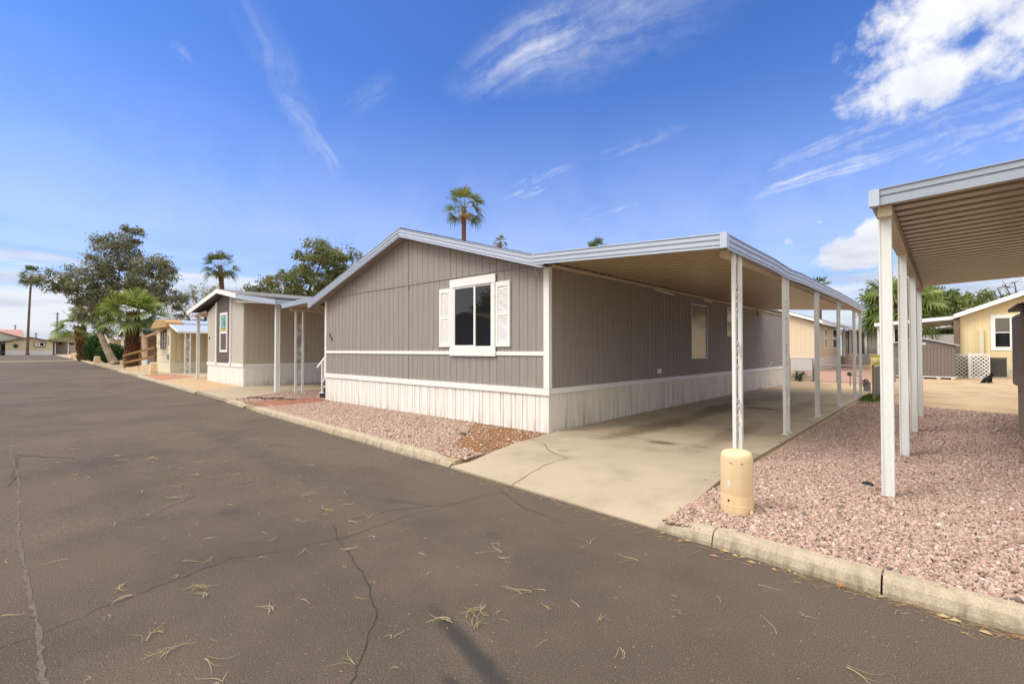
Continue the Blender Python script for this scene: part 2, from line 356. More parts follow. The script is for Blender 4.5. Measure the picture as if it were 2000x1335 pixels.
def build_split(mb, name, m, parent, gap=.03, **kw):
    """one object per separate piece (pieces closer than gap stay together)"""
    par = list(range(len(mb.v)))
    def find(a):
        while par[a] != a: par[a] = par[par[a]]; a = par[a]
        return a
    for f in mb.f:
        for i in f[1:]: par[find(i)] = find(f[0])
    grp = {}
    for i in range(len(mb.v)): grp.setdefault(find(i), []).append(i)
    bb = {r: ([min(mb.v[i][k] for i in L) for k in range(3)], [max(mb.v[i][k] for i in L) for k in range(3)]) for r, L in grp.items()}
    R_ = list(bb); up = {r: r for r in R_}
    def top(r):
        while up[r] != r: r = up[r]
        return r
    for a in range(len(R_)):
        for b in range(a):
            A, B = bb[R_[a]], bb[R_[b]]
            if all(A[0][k] - gap < B[1][k] and B[0][k] - gap < A[1][k] for k in range(3)): up[top(R_[a])] = top(R_[b])
    outp = {}
    for f in mb.f: outp.setdefault(top(find(f[0])), []).append(f)
    res = []
    for fs in outp.values():
        q = MB(); ix = {}
        for f in fs:
            for i in f:
                if i not in ix: ix[i] = len(q.v); q.v.append(mb.v[i])
            q.f.append(tuple(ix[i] for i in f)); q.mi.append(0); q.t.append(0)
        res.append(q.build(name, m, parent, **kw))
    return res
def tag(o, label=None, cat=None, group=None, kind=None):
    if label: o['label'] = label
    if cat: o['category'] = cat
    if group: o['group'] = group
    if kind: o['kind'] = kind
    return o
def thing(name, label, cat, loc, group=None):
    o = bpy.data.objects.new(name, None); o.empty_display_size = .3; o.location = loc; COL.objects.link(o)
    return tag(o, label, cat, group)
def copy_tree(o, parent=None):
    c = o.copy(); COL.objects.link(c)
    if parent: c.parent = parent
    for ch in o.children: copy_tree(ch, c)
    return c

# terrain: the street dips a little to the left of the house and then climbs away
GX = [-2000, -140, -100, -60, -30, -14, -5, 2000]; GZ = [.66, .66, .44, .22, .06, -.03, 0, 0]
def g(x): return float(np.interp(x, GX, GZ))
KX = [-140, -130, -75, -29, -16.5, -14, -5.3, -2, 0, 60]; KY = [7.4, 7.2, 6.3, 5.05, 4.70, 4.60, 4.16, 3.96, 3.92, 3.92]
def ky(x): return float(np.interp(x, KX, KY))

# ------------------------------------------------------------------ ground, road, lots
xs = sorted(set([-1500, -600, -300, -200] + GX[1:-1] + KX + list(np.arange(-60, 20, 2.5)) + [60, 150, 500, 1500]))
ys = [-1500, -300, -60, -20, 0, 20, 60, 300, 1500]
mb = MB()
mb.add([(x, y, g(x) - .05) for x in xs for y in ys], [(i * len(ys) + j, (i + 1) * len(ys) + j, (i + 1) * len(ys) + j + 1, i * len(ys) + j + 1) for i in range(len(xs) - 1) for j in range(len(ys) - 1)])
tag(mb.build('ground', dirt_m), kind='structure')
# road with its cracks, its old tyre line and the pale gutter that crosses it
mb = MB(); rx = [x for x in xs if -130 <= x <= 60]
for a, b in zip(rx[:-1], rx[1:]):
    mb.quad((a, -5.2, g(a)), (b, -5.2, g(b)), (b, ky(b) + .05, g(b)), (a, ky(a) + .05, g(a)))
def crack(pts, w, step=.12, jit=.035, zoff=.004, zf=None):
    P = [Vector((p[0], p[1], 0)) for p in pts]; L = []
    for a, b in zip(P[:-1], P[1:]):
        k = max(1, int((b - a).length / step))
        for i in range(k): L.append(a.lerp(b, i / k) + Vector((rnd.uniform(-jit, jit), rnd.uniform(-jit, jit), 0)))
    L.append(P[-1]); prev = None
    for i, p in enumerate(L):
        d = (L[min(i + 1, len(L) - 1)] - L[max(0, i - 1)]).normalized(); nn = Vector((-d.y, d.x, 0)); ww = w * rnd.uniform(.25, 1.0)
        z = (zf(p.x, p.y) if zf else g(p.x)) + zoff
        cur = (p + nn * ww / 2 + Vector((0, 0, z)), p - nn * ww / 2 + Vector((0, 0, z)))
        if prev: mb.quad(prev[0], prev[1], cur[1], cur[0])
        prev = cur
mb.cm = 1
crack([(-3.83, 1.96), (-3.35, 1.84), (-2.92, 1.73), (-2.72, 1.62), (-2.55, 1.56), (-2.38, 1.40), (-2.24, 1.27), (-2.12, 1.15), (-2.0, 1.0)], .0105, .05, .014)
crack([(-3.72, 3.9), (-3.75, 3.3), (-3.83, 2.65), (-3.80, 1.98), (-3.9, 1.55), (-4.05, 1.2), (-3.9, .55), (-3.75, .1), (-3.7, -.6)], .0062, .06, .022)
crack([(-3.75, 3.3), (-4.1, 2.6), (-4.15, 2.1), (-3.83, 1.96)], .007, .06, .015)
crack([(-3.72, 3.85), (-3.1, 3.6), (-2.6, 3.55)], .008, .06, .015)
crack([(-5.6, .9), (-6.2, 1.6), (-6.3, 2.5)], .008); crack([(-7.5, -.6), (-8.2, .1), (-10.5, .2), (-11.3, -.5)], .014); crack([(-10.5, .2), (-9.6, .75)], .03)
mb.cm = 2
for y0 in (.14,): crack([(x, y0 + .02 * math.sin(x * 1.3)) for x in np.arange(-13, -1.4, .8)], .034, .06, .010, .003)
crack([(-10.0, 2.89), (-7.25, 2.83)], .022, step=.08, jit=.006, zoff=.003)
mb.cm = 3
mb.quad((-76.4, -5.2, g(-76) + .012), (-74.9, -5.2, g(-75) + .012), (-75.6, ky(-75) + .02, g(-75) + .012), (-77.4, ky(-77) + .02, g(-77) + .012))
tag(mb.build('road', [asphalt, crack_m, tyre_line, gutter]), kind='structure')
# cross street in front of the far houses
tag(MB().box(-132, -130.02, -60, -5.2, .30, .668).build('pavement', gutter), kind='structure')
# lots north of the kerb, one sheet of sandy dirt
mb = MB(); lx = [x for x in xs if -130 <= x <= 60]; ly = [0, 1.5, 4, 8, 16, 40, 90]
def lot_z(x): return g(x) + .085
lx = sorted(set(lx + [-4.98, -4.9, -1.93, -1.84]))
def lq(x, q): return max(q, 2.2) if -4.95 < x < -1.86 and q < 4 else q
mb.add([(x, ky(x) + .1 + lq(x, q) + (.001 * q if -4.95 < x < -1.86 else 0), lot_z(x)) for x in lx for q in ly], [(i * 7 + j, (i + 1) * 7 + j, (i + 1) * 7 + j + 1, i * 7 + j + 1) for i in range(len(lx) - 1) for j in range(6)])
mb.add([(x, ky(x) + .1 + lq(x, 0), z) for x in lx for z in (lot_z(x), g(x) - .04)], [(i * 2, i * 2 + 1, i * 2 + 3, i * 2 + 2) for i in range(len(lx) - 1)])
tag(mb.build('sandy_yard', dirt_m), kind='structure')
# gravel beds under the loose stones
def sheet(name, poly, m, dz, kind='structure'):
    mb = MB(); mb.add([(x, y, lot_z(x) + dz) for x, y in poly], [tuple(range(len(poly)))]); return tag(mb.build(name, m), kind=kind)
RB = [(-1.86, 3.98), (4.5, 4.05), (4.5, 15.6), (1.2, 15.9), (-.4, 16.6), (-1.9, 17.6)]
sheet('gravel_bed', RB, gravel_base, .006)
LB = [(-14.0, 4.74), (-12.0, 4.64), (-9, 4.48), (-5.25, 4.30), (-4.9, 4.35), (-5.2, 6.75), (-13.95, 6.75)]
sheet('gravel_bed', LB, gravel_base, .006)
LB2 = [(-16.2, 4.80), (-14.0, 4.74), (-13.95, 6.75), (-14.0, 11), (-17.4, 11), (-17.3, 6.6)]
sheet('gravel_bed', LB2, gravel_base, .006)
BD = [(-7.3, 6.72), (-7.0, 6.1), (-6.5, 5.5), (-6.1, 5.05), (-5.6, 4.75), (-5.05, 4.85), (-5.1, 6.72)]
sheet('bare_soil', BD, brown_dirt, .012)
sheet('tan_gravel_yard', [(-27.8, 5.25), (-21.0, 5.0), (-19.9, 4.95), (-21.3, 7.1), (-28, 7.1), (-30.2, 7.4)], tan_gravel, .006)
sheet('gravel_bed', [(-9, 42), (-5.2, 26.6), (-2.2, 26.6), (-2.2, 60), (-8, 60)], mat('far_pink_gravel', (.42, .25, .19), .95, .3, 5, .6, 20, speck=(16, .6, (.55, .42, .36), .5), spec=.1), .006)
sheet('gravel_bed', [(-33.4, 5.4), (-28.2, 5.2), (-29.6, 7.0), (-33.2, 7.0)], mat('red_pink_gravel', (.40, .20, .13), .95, .3, 6, .6, 25, spec=.1), .007)
# concrete drives
def drive_z(x, y):
    t = min(1, max(0, (y - 3.95) / 1.5)); return g(x) + .012 + t * .118
mb = MB(); dy = [3.97, 4.4, 5.0, 5.6, 6.7, 9, 12, 16, 19.9]
def dl(y): return np.interp(y, [3.97, 4.4, 6.7, 6.71, 19.9], [-4.95, -4.9, -5.18, -5.26, -5.26])
def dr(y): return np.interp(y, [3.97, 4.3, 6, 19.9], [-1.80, -1.86, -1.93, -1.98])
L = []
for y in dy:
    yl = y if y > 4.3 else ky(-4.95) + .0 + (y - 3.97); L.append(((dl(y), yl if y < 4.3 else y, drive_z(-5, yl)), (dr(y), y, drive_z(-2, y))))
for a, b in zip(L[:-1], L[1:]):
    mb.quad(a[0], a[1], b[1], b[0])
    for i in (0, 1): mb.quad(a[i], b[i], (b[i][0], b[i][1], -.04), (a[i][0], a[i][1], -.04))
mb.quad(L[0][0], L[0][1], (*L[0][1][:2], -.04), (*L[0][0][:2], -.04)); mb.quad(L[-1][0], L[-1][1], (*L[-1][1][:2], -.04), (*L[-1][0][:2], -.04))
mb.cm = 1
crack([(-5.05, 5.95), (-4.6, 5.75), (-4.3, 5.45), (-3.85, 5.28), (-3.9, 4.9), (-3.85, 4.5), (-3.75, 4.05)], .012, .1, .012, .004, drive_z)
for y0 in (7.25, 11.2, 15.1): crack([(-5.2, y0), (-1.97, y0 - .05)], .014, .4, .003, .004, drive_z)
crack([(-3.5, 17.6), (-3.2, 18.2), (-2.6, 18.4)], .01, .2, .04, .004, drive_z)
tag(mb.build('driveway', [concrete, crack_m]), kind='structure')
def slab(name, poly, m, dz, th=.1):
    mb = MB(); N = len(poly)
    mb.add([(x, y, lot_z(x) + z) for z in (dz, dz - th) for x, y in poly], [tuple(range(N))] + [(i, N + i, N + (i + 1) % N, (i + 1) % N) for i in range(N)])
    return tag(mb.build(name, m), kind='structure')
slab('driveway', [(-20.0, 4.84), (-16.15, 4.72), (-17.35, 6.7), (-17.6, 12), (-21.1, 12), (-21.1, 7.1)], concrete, .025)
slab('driveway', [(-37.5, 5.3), (-33.6, 5.2), (-32.8, 6.9), (-28.6, 7.5), (-28.6, 12), (-34.9, 12), (-34.9, 7.0), (-38.5, 6.9)], concrete, .02)
slab('driveway', [(-60, 6.0), (-42, 5.5), (-41, 9), (-60, 9)], concrete, .02)
# brick strip: bricks laid as separate faces of one paving mesh
mb = MB()
for i in range(18):
    for j in range(6):
        y = 4.86 + i * .105; x = -14.75 + j * .205 - i * .004
        mb.box(x, x + .195, y, y + .097, lot_z(x) - .02, lot_z(x) + .03 + rnd.uniform(-.006, .004))
tag(mb.build('brick_path', brick_m), kind='structure')

# kerbs: cast sections end to end with a joint between, noses rounded down at the drives
KP = [(0, -.06), (0, .03), (-.02, .085), (-.045, .112), (-.08, .122), (-.15, .122), (-.165, .10), (-.165, -.06)]
def kerb(x0, x1, joints, nose0=True, nose1=True):
    mb = MB(); cuts = [x0] + joints + [x1]
    for a, b in zip(cuts[:-1], cuts[1:]):
        N = max(3, int(abs(b - a) / .25)); rows = []
        for i in range(N + 1):
            x = a + (b - a) * i / N + (.006 if i == 0 else -.006 if i == N else 0); s_ = 1.0
            e = min(x - x0, 9) if nose0 else 9; e2 = min(x1 - x, 9) if nose1 else 9; q = min(e, e2)
            s_ = .35 + .65 * min(1, max(0, q / .42)) ** .6
            wob = .008 * math.sin(x * 3.1) + rnd.uniform(-.004, .004)
            rows.append([(x + (0.05 * (1 - s_)), ky(x) - o + wob * (1 if o > -.1 else .3) - .02 + (1 - s_) * .05 * (0 if o < -.1 else 1), g(x) + z * s_ + rnd.uniform(-.002, .002)) for o, z in KP])
        K = len(KP); vs = [p for r_ in rows for p in r_]
        mb.add(vs, [(i * K + j, (i + 1) * K + j, (i + 1) * K + j + 1, i * K + j + 1) for i in range(N) for j in range(K - 1)] + [tuple(range(K)), tuple(range((N + 1) * K - 1, N * K - 1, -1))])
    return tag(mb.build('kerb', kerb_m, recalc=True), kind='structure')
kerb(-1.95, 14, [-1.42, -.33, .75, 2.1, 3.6, 5.2, 6.8, 8.4, 10])
kerb(-13.9, -5.03, [-12.6, -10.9, -8.6, -6.3])
kerb(-16.4, -14.6, [-15.6])
kerb(-28.4, -20.3, [-26, -23.5, -21.9])
kerb(-41.5, -37.6, [-39.5]); kerb(-75, -60, [-70, -65])
kerb(-33.6, -28.6, [-31])
kerb(-128, -78, [-110, -95])

# loose stones
def stones(name, poly, n_, smin, smax, pal, w, m, label=None, avoid=(), seed=1, dz=.006, dens=None, sub=0):
    rg = np.random.default_rng(seed); P = np.array(poly); x0, y0 = P.min(0); x1, y1 = P.max(0)
    pts = np.stack([rg.uniform(x0, x1, n_ * 3), rg.uniform(y0, y1, n_ * 3)], 1)
    ins = np.zeros(len(pts), bool); j = len(P) - 1
    for i in range(len(P)):
        xi, yi = P[i]; xj, yj = P[j]
        c = ((yi > pts[:, 1]) != (yj > pts[:, 1])) & (pts[:, 0] < (xj - xi) * (pts[:, 1] - yi) / (yj - yi + 1e-12) + xi); ins ^= c; j = i
    if dens is not None: ins &= rg.random(len(pts)) < dens(pts[:, 0], pts[:, 1])
    for (ax, ay, ar) in avoid: ins &= (pts[:, 0] - ax) ** 2 + (pts[:, 1] - ay) ** 2 > ar * ar
    pts = pts[ins][:n_]; N = len(pts)
    t = (1 + 5 ** .5) / 2
    V = np.array([(-1, t, 0), (1, t, 0), (-1, -t, 0), (1, -t, 0), (0, -1, t), (0, 1, t), (0, -1, -t), (0, 1, -t), (t, 0, -1), (t, 0, 1), (-t, 0, -1), (-t, 0, 1)], float) / 1.9
    Fc = np.array([(0, 11, 5), (0, 5, 1), (0, 1, 7), (0, 7, 10), (0, 10, 11), (1, 5, 9), (5, 11, 4), (11, 10, 2), (10, 7, 6), (7, 1, 8), (3, 9, 4), (3, 4, 2), (3, 2, 6), (3, 6, 8), (3, 8, 9), (4, 9, 5), (2, 4, 11), (6, 2, 10), (8, 6, 7), (9, 8, 1)])
    s_ = rg.uniform(smin, smax, N) * (1 + (rg.random(N) > .93) * .5)
    vv = V[None] * (1 + rg.uniform(-.42, .36, (N, 12, 1))) * np.stack([s_ * rg.uniform(.8, 1.25, N), s_ * rg.uniform(.6, .95, N), s_ * rg.uniform(.32, .55, N)], 1)[:, None, :]
    q = rg.normal(size=(N, 4)); q[:, 1:3] *= .45; q /= np.linalg.norm(q, axis=1)[:, None]
    a, b, c, d = q.T
    Mx = np.stack([1 - 2 * (c * c + d * d), 2 * (b * c - a * d), 2 * (b * d + a * c), 2 * (b * c + a * d), 1 - 2 * (b * b + d * d), 2 * (c * d - a * b), 2 * (b * d - a * c), 2 * (c * d + a * b), 1 - 2 * (b * b + c * c)], 1).reshape(N, 3, 3)
    vv = np.einsum('nij,nkj->nki', Mx, vv)
    gz_ = np.interp(pts[:, 0], GX, GZ) + .085 + dz
    vv[:, :, 0] += pts[:, 0, None]; vv[:, :, 1] += pts[:, 1, None]; vv[:, :, 2] += (gz_ + s_ * rg.uniform(.05, .6, N))[:, None]
    me = bpy.data.meshes.new(name); nv = N * 12; nf = N * 20
    me.vertices.add(nv); me.vertices.foreach_set('co', vv.reshape(-1))
    idx = (Fc[None] + (np.arange(N) * 12)[:, None, None]).reshape(-1)
    me.loops.add(nf * 3); me.loops.foreach_set('vertex_index', idx.astype(np.int32)); me.polygons.add(nf)
    me.polygons.foreach_set('loop_start', np.arange(0, nf * 3, 3, dtype=np.int32))
    me.update(calc_edges=True)
    pc = np.array(pal)[rg.choice(len(pal), N, p=np.array(w) / sum(w))] * rg.uniform(.9, 1.1, (N, 1))
    ca = me.color_attributes.new('col', 'FLOAT_COLOR', 'POINT')
    ca.data.foreach_set('color', np.concatenate([np.repeat(pc, 12, 0), np.ones((nv, 1))], 1).reshape(-1))
    me.materials.append(m)
    o = bpy.data.objects.new(name, me); COL.objects.link(o); return tag(o, label, 'gravel', None, 'stuff')
PAL = [(.46, .32, .255), (.52, .38, .31), (.40, .27, .215), (.54, .45, .39), (.34, .24, .19), (.60, .53, .47), (.18, .15, .125)]
WT = [32, 22, 22, 8, 12, 2, 2]
def dens_r(x, y):
    return np.where(x < .083 * y + .35, np.interp(y, [4, 9, 13, 15.5, 17.5], [1, .85, .6, .3, .1]), .22)
stones('gravel', RB, 135000, .010, .023, PAL, WT, stone_m, 'loose pink crushed gravel covering the yard on the right, under the carport', [(-1.47, 4.7, .15)], 3, dens=dens_r)
stones('gravel', LB, 42000, .012, .025, PAL, WT, stone_m, 'pink gravel bed between the kerb and the white skirting of the taupe home', [], 5, dens=lambda x, y: np.where((x > -7.2 + (6.7 - y) * .8) & (y > 4.75), .10, 1) * np.where((x < -13.5) & (y < 6.78), .03, 1))
NBK = lambda x, y: np.where((x > -14.95) & (x < -13.5) & (y < 6.78), .03, 1)
stones('gravel', LB2, 13000, .013, .026, PAL, WT, stone_m, 'pink gravel around the brick path and entry steps', [], 6, dens=NBK)
stones('gravel', [(-2.10, 5.4), (-1.95, 5.4), (-1.98, 11), (-2.06, 11)], 26, .010, .020, PAL, WT, stone_m, 'stray gravel pieces spilled on the edge of the drive', [], 12, dz=.044)

# ------------------------------------------------------------------ walls, windows, fascias
class Wall:
    """a vertical wall plane: s along it, o outwards, z up"""
    def __init__(s, p0, p1):
        s.p = Vector((p0[0], p0[1], 0)); d = Vector((p1[0] - p0[0], p1[1] - p0[1], 0)); s.L = d.length; s.d = d.normalized(); s.n = Vector((s.d.y, -s.d.x, 0))
    def at(s, a, o, z): return s.p + s.d * a + s.n * o + Vector((0, 0, z))
    def box(s, mb, a0, a1, o0, o1, z0, z1):
        vs = [s.at(a, o, z) for z in (z0, z1) for a, o in ((a0, o1), (a1, o1), (a1, o0), (a0, o0))]
        return mb.add(vs, [(3, 2, 1, 0), (4, 5, 6, 7), (0, 1, 5, 4), (1, 2, 6, 5), (2, 3, 7, 6), (3, 0, 4, 7)])
    def siding(s, mb, zb, top, pitch=.2, gw=.012, gd=.010, brk=(), jit=0, o=0.0, alt=False):
        T = top if callable(top) else (lambda a: top)
        pts = [(0, 0)]; a = pitch; i = 0
        while a < s.L - gw:
            w = gw * rnd.uniform(.8, 1.2)
            pts += [(a - w / 2, 0), (a - w / 2 + .003, -gd), (a + w / 2 - .003, -gd), (a + w / 2, 0)]
            i += 1; a += pitch * ((1.35 if i % 2 else .65) if alt else 1) + (rnd.uniform(-jit, jit) if jit else 0)
        pts += [(s.L, 0)]
        for b_ in brk: pts.append((b_, 0))
        pts.sort(key=lambda q: q[0])
        for (a0, d0), (a1, d1) in zip(pts[:-1], pts[1:]):
            if a1 - a0 < 1e-6: continue
            mb.quad(s.at(a0, o + d0, zb), s.at(a1, o + d1, zb), s.at(a1, o + d1, T(a1)), s.at(a0, o + d0, T(a0)))
        return mb
def window(parent, w, a0, a1, z0, z1, fw=.05, trim=.0, m=None, panes=(None,), vertical=True, split=.5, fm=None, sill=True, hook=True):
    """window > frame, pane(s), trim around it; sash split across (vertical=True) or side by side"""
    fm = fm or white_pt; win = MB()
    if trim:
        w.box(win, a0 - trim, a1 + trim, .002, .028, z1, z1 + trim * 1.15); w.box(win, a0 - trim, a1 + trim, .002, .028, z0 - trim * 1.15, z0)
        w.box(win, a0 - trim, a0, .002, .026, z0, z1); w.box(win, a1, a1 + trim, .002, .026, z0, z1)
    else: w.box(win, a0, a1, -.01, .003, z0, z1)
    wo = win.build('window', fm, parent)
    f = MB(); t = .04
    for q in ((a0, a0 + fw, z0, z1), (a1 - fw, a1, z0, z1)): w.box(f, q[0], q[1], .001, t, q[2], q[3])
    for q in ((z0, z0 + fw), (z1 - fw, z1)): w.box(f, a0 + fw, a1 - fw, .001, t, q[0], q[1])
    if len(panes) > 1:
        if vertical: zm = z0 + (z1 - z0) * split; w.box(f, a0 + fw, a1 - fw, .001, t - .004, zm - fw / 2, zm + fw / 2)
        else: am = a0 + (a1 - a0) * split; w.box(f, am - fw / 2, am + fw / 2, .001, t - .004, z0 + fw, z1 - fw)
    f.build('frame', fm, wo)
    for i, pm in enumerate(panes):
        p = MB()
        if len(panes) == 1: w.box(p, a0 + fw, a1 - fw, .002, .012, z0 + fw, z1 - fw)
        elif vertical:
            zm = z0 + (z1 - z0) * split; q = (z0 + fw, zm - fw / 2) if i == 0 else (zm + fw / 2, z1 - fw)
            w.box(p, a0 + fw, a1 - fw, .002, .012 + .006 * i, *q)
        else:
            am = a0 + (a1 - a0) * split; q = (a0 + fw, am - fw / 2) if i == 0 else (am + fw / 2, a1 - fw)
            w.box(p, q[0], q[1], .002, .012 + .006 * i, z0 + fw, z1 - fw)
        p.build('pane', pm or glass_m, wo)
    return wo
FP = [(0, 0), (.030, 0), (.030, .012), (.018, .022), (.018, .030), (.034, .050), (.034, .085), (.020, .100), (.020, .108), (.040, .130), (.040, .172), (.026, .190), (.046, .200), (.046, .215), (0, .215)]
def fprof(h): return [(o, z * h / .215) for o, z in FP]
def pans(mb, x0, x1, za, zb, y0, y1, pitch=.16, d=.035, th=.012):
    """roof of interlocking pans running in x, ribs repeating along y; za/zb = underside heights at x0/x1"""
    ys_ = []; y = y0
    while y < y1 - .001:
        for q, h in ((0, 0), (.56, 0), (.58, d * .45), (.66, d * .45), (.68, d), (.97, d), (.985, 0)): ys_.append((y + q * pitch, h))
        y += pitch
    ys_.append((y1, 0))
    for (ya, ha), (yb, hb) in zip(ys_[:-1], ys_[1:]):
        if yb > y1: yb = y1
        mb.quad((x0, ya, za + ha), (x0, yb, za + hb), (x1, yb, zb + hb), (x1, ya, zb + ha))
    t = d + th
    mb.quad((x0, y0, za + t), (x1, y0, zb + t), (x1, y1, zb + t), (x0, y1, za + t))
    mb.quad((x0, y0, za), (x1, y0, zb), (x1, y0, zb + t), (x0, y0, za + t)); mb.quad((x0, y1, za), (x0, y1, za + t), (x1, y1, zb + t), (x1, y1, zb))
    return mb
def text_mesh(txt, size, depth, name, parent, w, a, o, z, m):
    cu = bpy.data.curves.new('digits', 'FONT'); cu.body = txt; cu.size = size; cu.extrude = depth; cu.offset = .006
    tmp = bpy.data.objects.new('digits', cu); COL.objects.link(tmp); bpy.context.view_layer.update()
    me = bpy.data.meshes.new_from_object(tmp.evaluated_get(bpy.context.evaluated_depsgraph_get()))
    bpy.data.objects.remove(tmp); me.name = name; me.materials.clear(); me.materials.append(m)
    M_ = Matrix((w.d, Vector((0, 0, 1)), w.n)).transposed().to_4x4(); M_.translation = w.at(a, o, z) - wloc(parent)
    me.transform(M_); ob = bpy.data.objects.new(name, me); COL.objects.link(ob); ob.parent = parent; return ob

# ------------------------------------------------------------------ the taupe home, number 92
X0, X1, Y0, Y1 = -13.9, -5.28, 6.7, 23.2; PK = -9.59; ZE = 3.16; ZP = 4.42
H = thing('mobile_home', 'taupe mobile home with white skirting and number 92 on its gable end', 'mobile home', ((X0 + X1) / 2, (Y0 + Y1) / 2, .05))
wf, wr, wb, wl = Wall((X0, Y0), (X1, Y0)), Wall((X1, Y0), (X1, Y1)), Wall((X1, Y1), (X0, Y1)), Wall((X0, Y1), (X0, Y0))
def gable(a): return ZE + (ZP - ZE) * (1 - abs(a - (PK - X0)) / (PK - X0))
mb = MB()
ZB = 3.165        # seam between the lower sheets and the gable sheets
wf.siding(mb, .84, lambda a: min(ZB - .012, gable(a)), .203, gw=.012, gd=.013, brk=(PK - X0,))
wf.siding(mb, ZB, gable, .203, gw=.012, gd=.013, brk=(PK - X0,), o=.012)
wf.box(mb, .02, wf.L - .02, -.05, -.009, ZB - .03, ZB + .03)
wf.box(mb, PK - X0 - .035, PK - X0 + .0, .001, .014, .88, ZB - .02); wf.box(mb, PK - X0 - .03, PK - X0 + .005, .013, .026, 2.62 + .45, ZP - .1)
wr.siding(mb, .84, 3.30, .203, gw=.012, gd=.013)
wb.siding(mb, .84, lambda a: gable(wb.L - a), .203, brk=(X1 - PK,)); wl.siding(mb, .84, 3.2, .203)
mb.build('wall', taupe, H)
mb = MB(); wf.siding(mb, -.05, .80, .145, gw=.022, gd=.016, jit=.02, alt=True); wl.siding(mb, -.05, .80, .15, gw=.02, gd=.014, jit=.02); wb.siding(mb, -.05, .8, .15)
mb.build('skirting', white_sk, H)
mb = MB(); wr.siding(mb, -.02, .80, .145, gw=.022, gd=.016, jit=.02, alt=True); tag(mb.build('skirting', dirty_sk, H), 'carport side skirting streaked with grey dirt')
mb = MB()
for i, (a, b) in enumerate(((-.035, .85), (.85, 1.95), (1.95, 5.35), (5.35, wf.L + .035))): wf.box(mb, a, b - .004, -.004, .030 + .003 * (i % 2), .775 + .004 * (i % 2), .895)
for a, b in ((.031, 3.6), (3.6, 8.4), (8.4, 13), (13, wr.L)): wr.box(mb, a, b - .004, -.004, .030, .80, .90)
wl.box(mb, 0, wl.L - .03, -.004, .03, .79, .89)
mb.build('skirt_trim', white_pt, H)
mb = MB(); wf.box(mb, .06, 4.85, -.004, .022, 1.50, 1.575); wf.box(mb, 4.855, 5.897, -.004, .023, 1.50, 1.575); wf.box(mb, 7.303, wf.L - .105, -.004, .022, 1.495, 1.57)
build_split(mb, 'belly_band', white_pt, H)
mb = MB(); wf.box(mb, wf.L - .10, wf.L + .028, -.003, .027, .90, 3.16); wr.box(mb, .0, .06, -.003, .028, .905, 3.15)
wf.box(mb, -.028, .055, -.003, .027, .90, 3.10); wl.box(mb, wl.L - .06, wl.L, -.003, .027, .90, 3.12)
build_split(mb, 'corner_trim', white_pt, H)
# roof: two shingled slopes with an overhang front and back
rf = MB(); OV = .62; yF, yR = Y0 - .26, Y1 + .25; sl = (ZP - ZE) / (PK - X0)
zr = ZP + .07; zl = zr - sl * (PK - X0 + OV); zr2 = zr - sl * (X1 - PK + .10)
for (xa, za) in ((X0 - OV, zl), (X1 + .10, zr2)):
    s_ = [(xa, za), (PK, zr), (PK, zr - .06), (xa, za - .06)]
    rf.prism([(x, yF + .02, z) for x, z in s_], (0, yR - yF, 0))
ro = rf.build('roof', shingle_d, H, recalc=True)
mb = MB()   # shingle tabs showing along the rake
for k in range(60):
    t = k / 60
    for xa, za in ((X0 - OV, zl), (X1 + .1, zr2)):
        x = PK + (xa - PK) * t; z = zr + (za - zr) * t; mb.box(x - .07, x + .07, yF - .03, yF + .25, z + .001, z + .016 + rnd.uniform(0, .008))
mb.build('shingle_edge', shingle_d, ro)
mb = MB(); sf = MB()
mb.sweep([(X0 - OV, yF, zl - .17), (PK, yF, zr - .19), (X1 + .10, yF, zr2 - .17)], fprof(.20))
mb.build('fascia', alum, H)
sf.quad((X0 - OV, yF + .02, zl - .13), (PK, yF + .02, zr - .15), (PK, Y0 - .002, zr - .15), (X0 - OV, Y0 - .002, zl - .13))
sf.quad((PK, yF + .02, zr - .15), (X1 + .1, yF + .02, zr2 - .13), (X1 + .1, Y0 - .002, zr2 - .13), (PK, Y0 - .002, zr - .15))
sf.build('soffit', taupe, H)
mb = MB(); mb.lathe((-6.2, 13, 3.35), [(.0, 0), (.12, 0), (.12, .3), (.2, .32), (.2, .38), (.0, .45)], 12)
mb.build('roof_vent', galv, ro)
mb = MB(); mb.lathe((-7.1, 15.6, 3.45), [(.06, 0), (.06, .38)], 10); mb.build('vent_pipe', black_pt, ro)
# front window with its two shutters
ax = lambda x: x - X0
wn = MB(); A0, A1, Z0, Z1 = ax(-7.86), ax(-6.72), 1.66, 2.94
wf.box(wn, ax(-8.0), ax(-6.60), .024, .050, 2.955, 3.125); wf.box(wn, ax(-8.0), ax(-6.60), .025, .050, 1.475, 1.645)
wf.box(wn, ax(-7.985), ax(-7.895), .003, .045, 1.645, 2.955); wf.box(wn, ax(-6.70), ax(-6.615), .003, .045, 1.645, 2.955)
W1 = wn.build('window', white_pt, H)
f = MB()
for a, b in ((ax(-7.895), ax(-7.845)), (ax(-7.245), ax(-7.195)), (ax(-6.735), ax(-6.70))): wf.box(f, a, b, .004, .034, 1.645, 2.955)
for z, zz in ((1.645, 1.70), (2.915, 2.955)): wf.box(f, ax(-7.845), ax(-7.245), .004, .030, z, zz); wf.box(f, ax(-7.195), ax(-6.735), .004, .018, z, zz - .02 if z < 2 else zz)
f.build('frame', white_pt, W1)
p = MB(); wf.box(p, ax(-7.845), ax(-7.245), .004, .022, 1.70, 2.915); p.build('pane', glass_m, W1)
p = MB(); wf.box(p, ax(-7.195), ax(-6.735), .004, .012, 1.68, 2.915); p.build('pane', glass_m, W1)
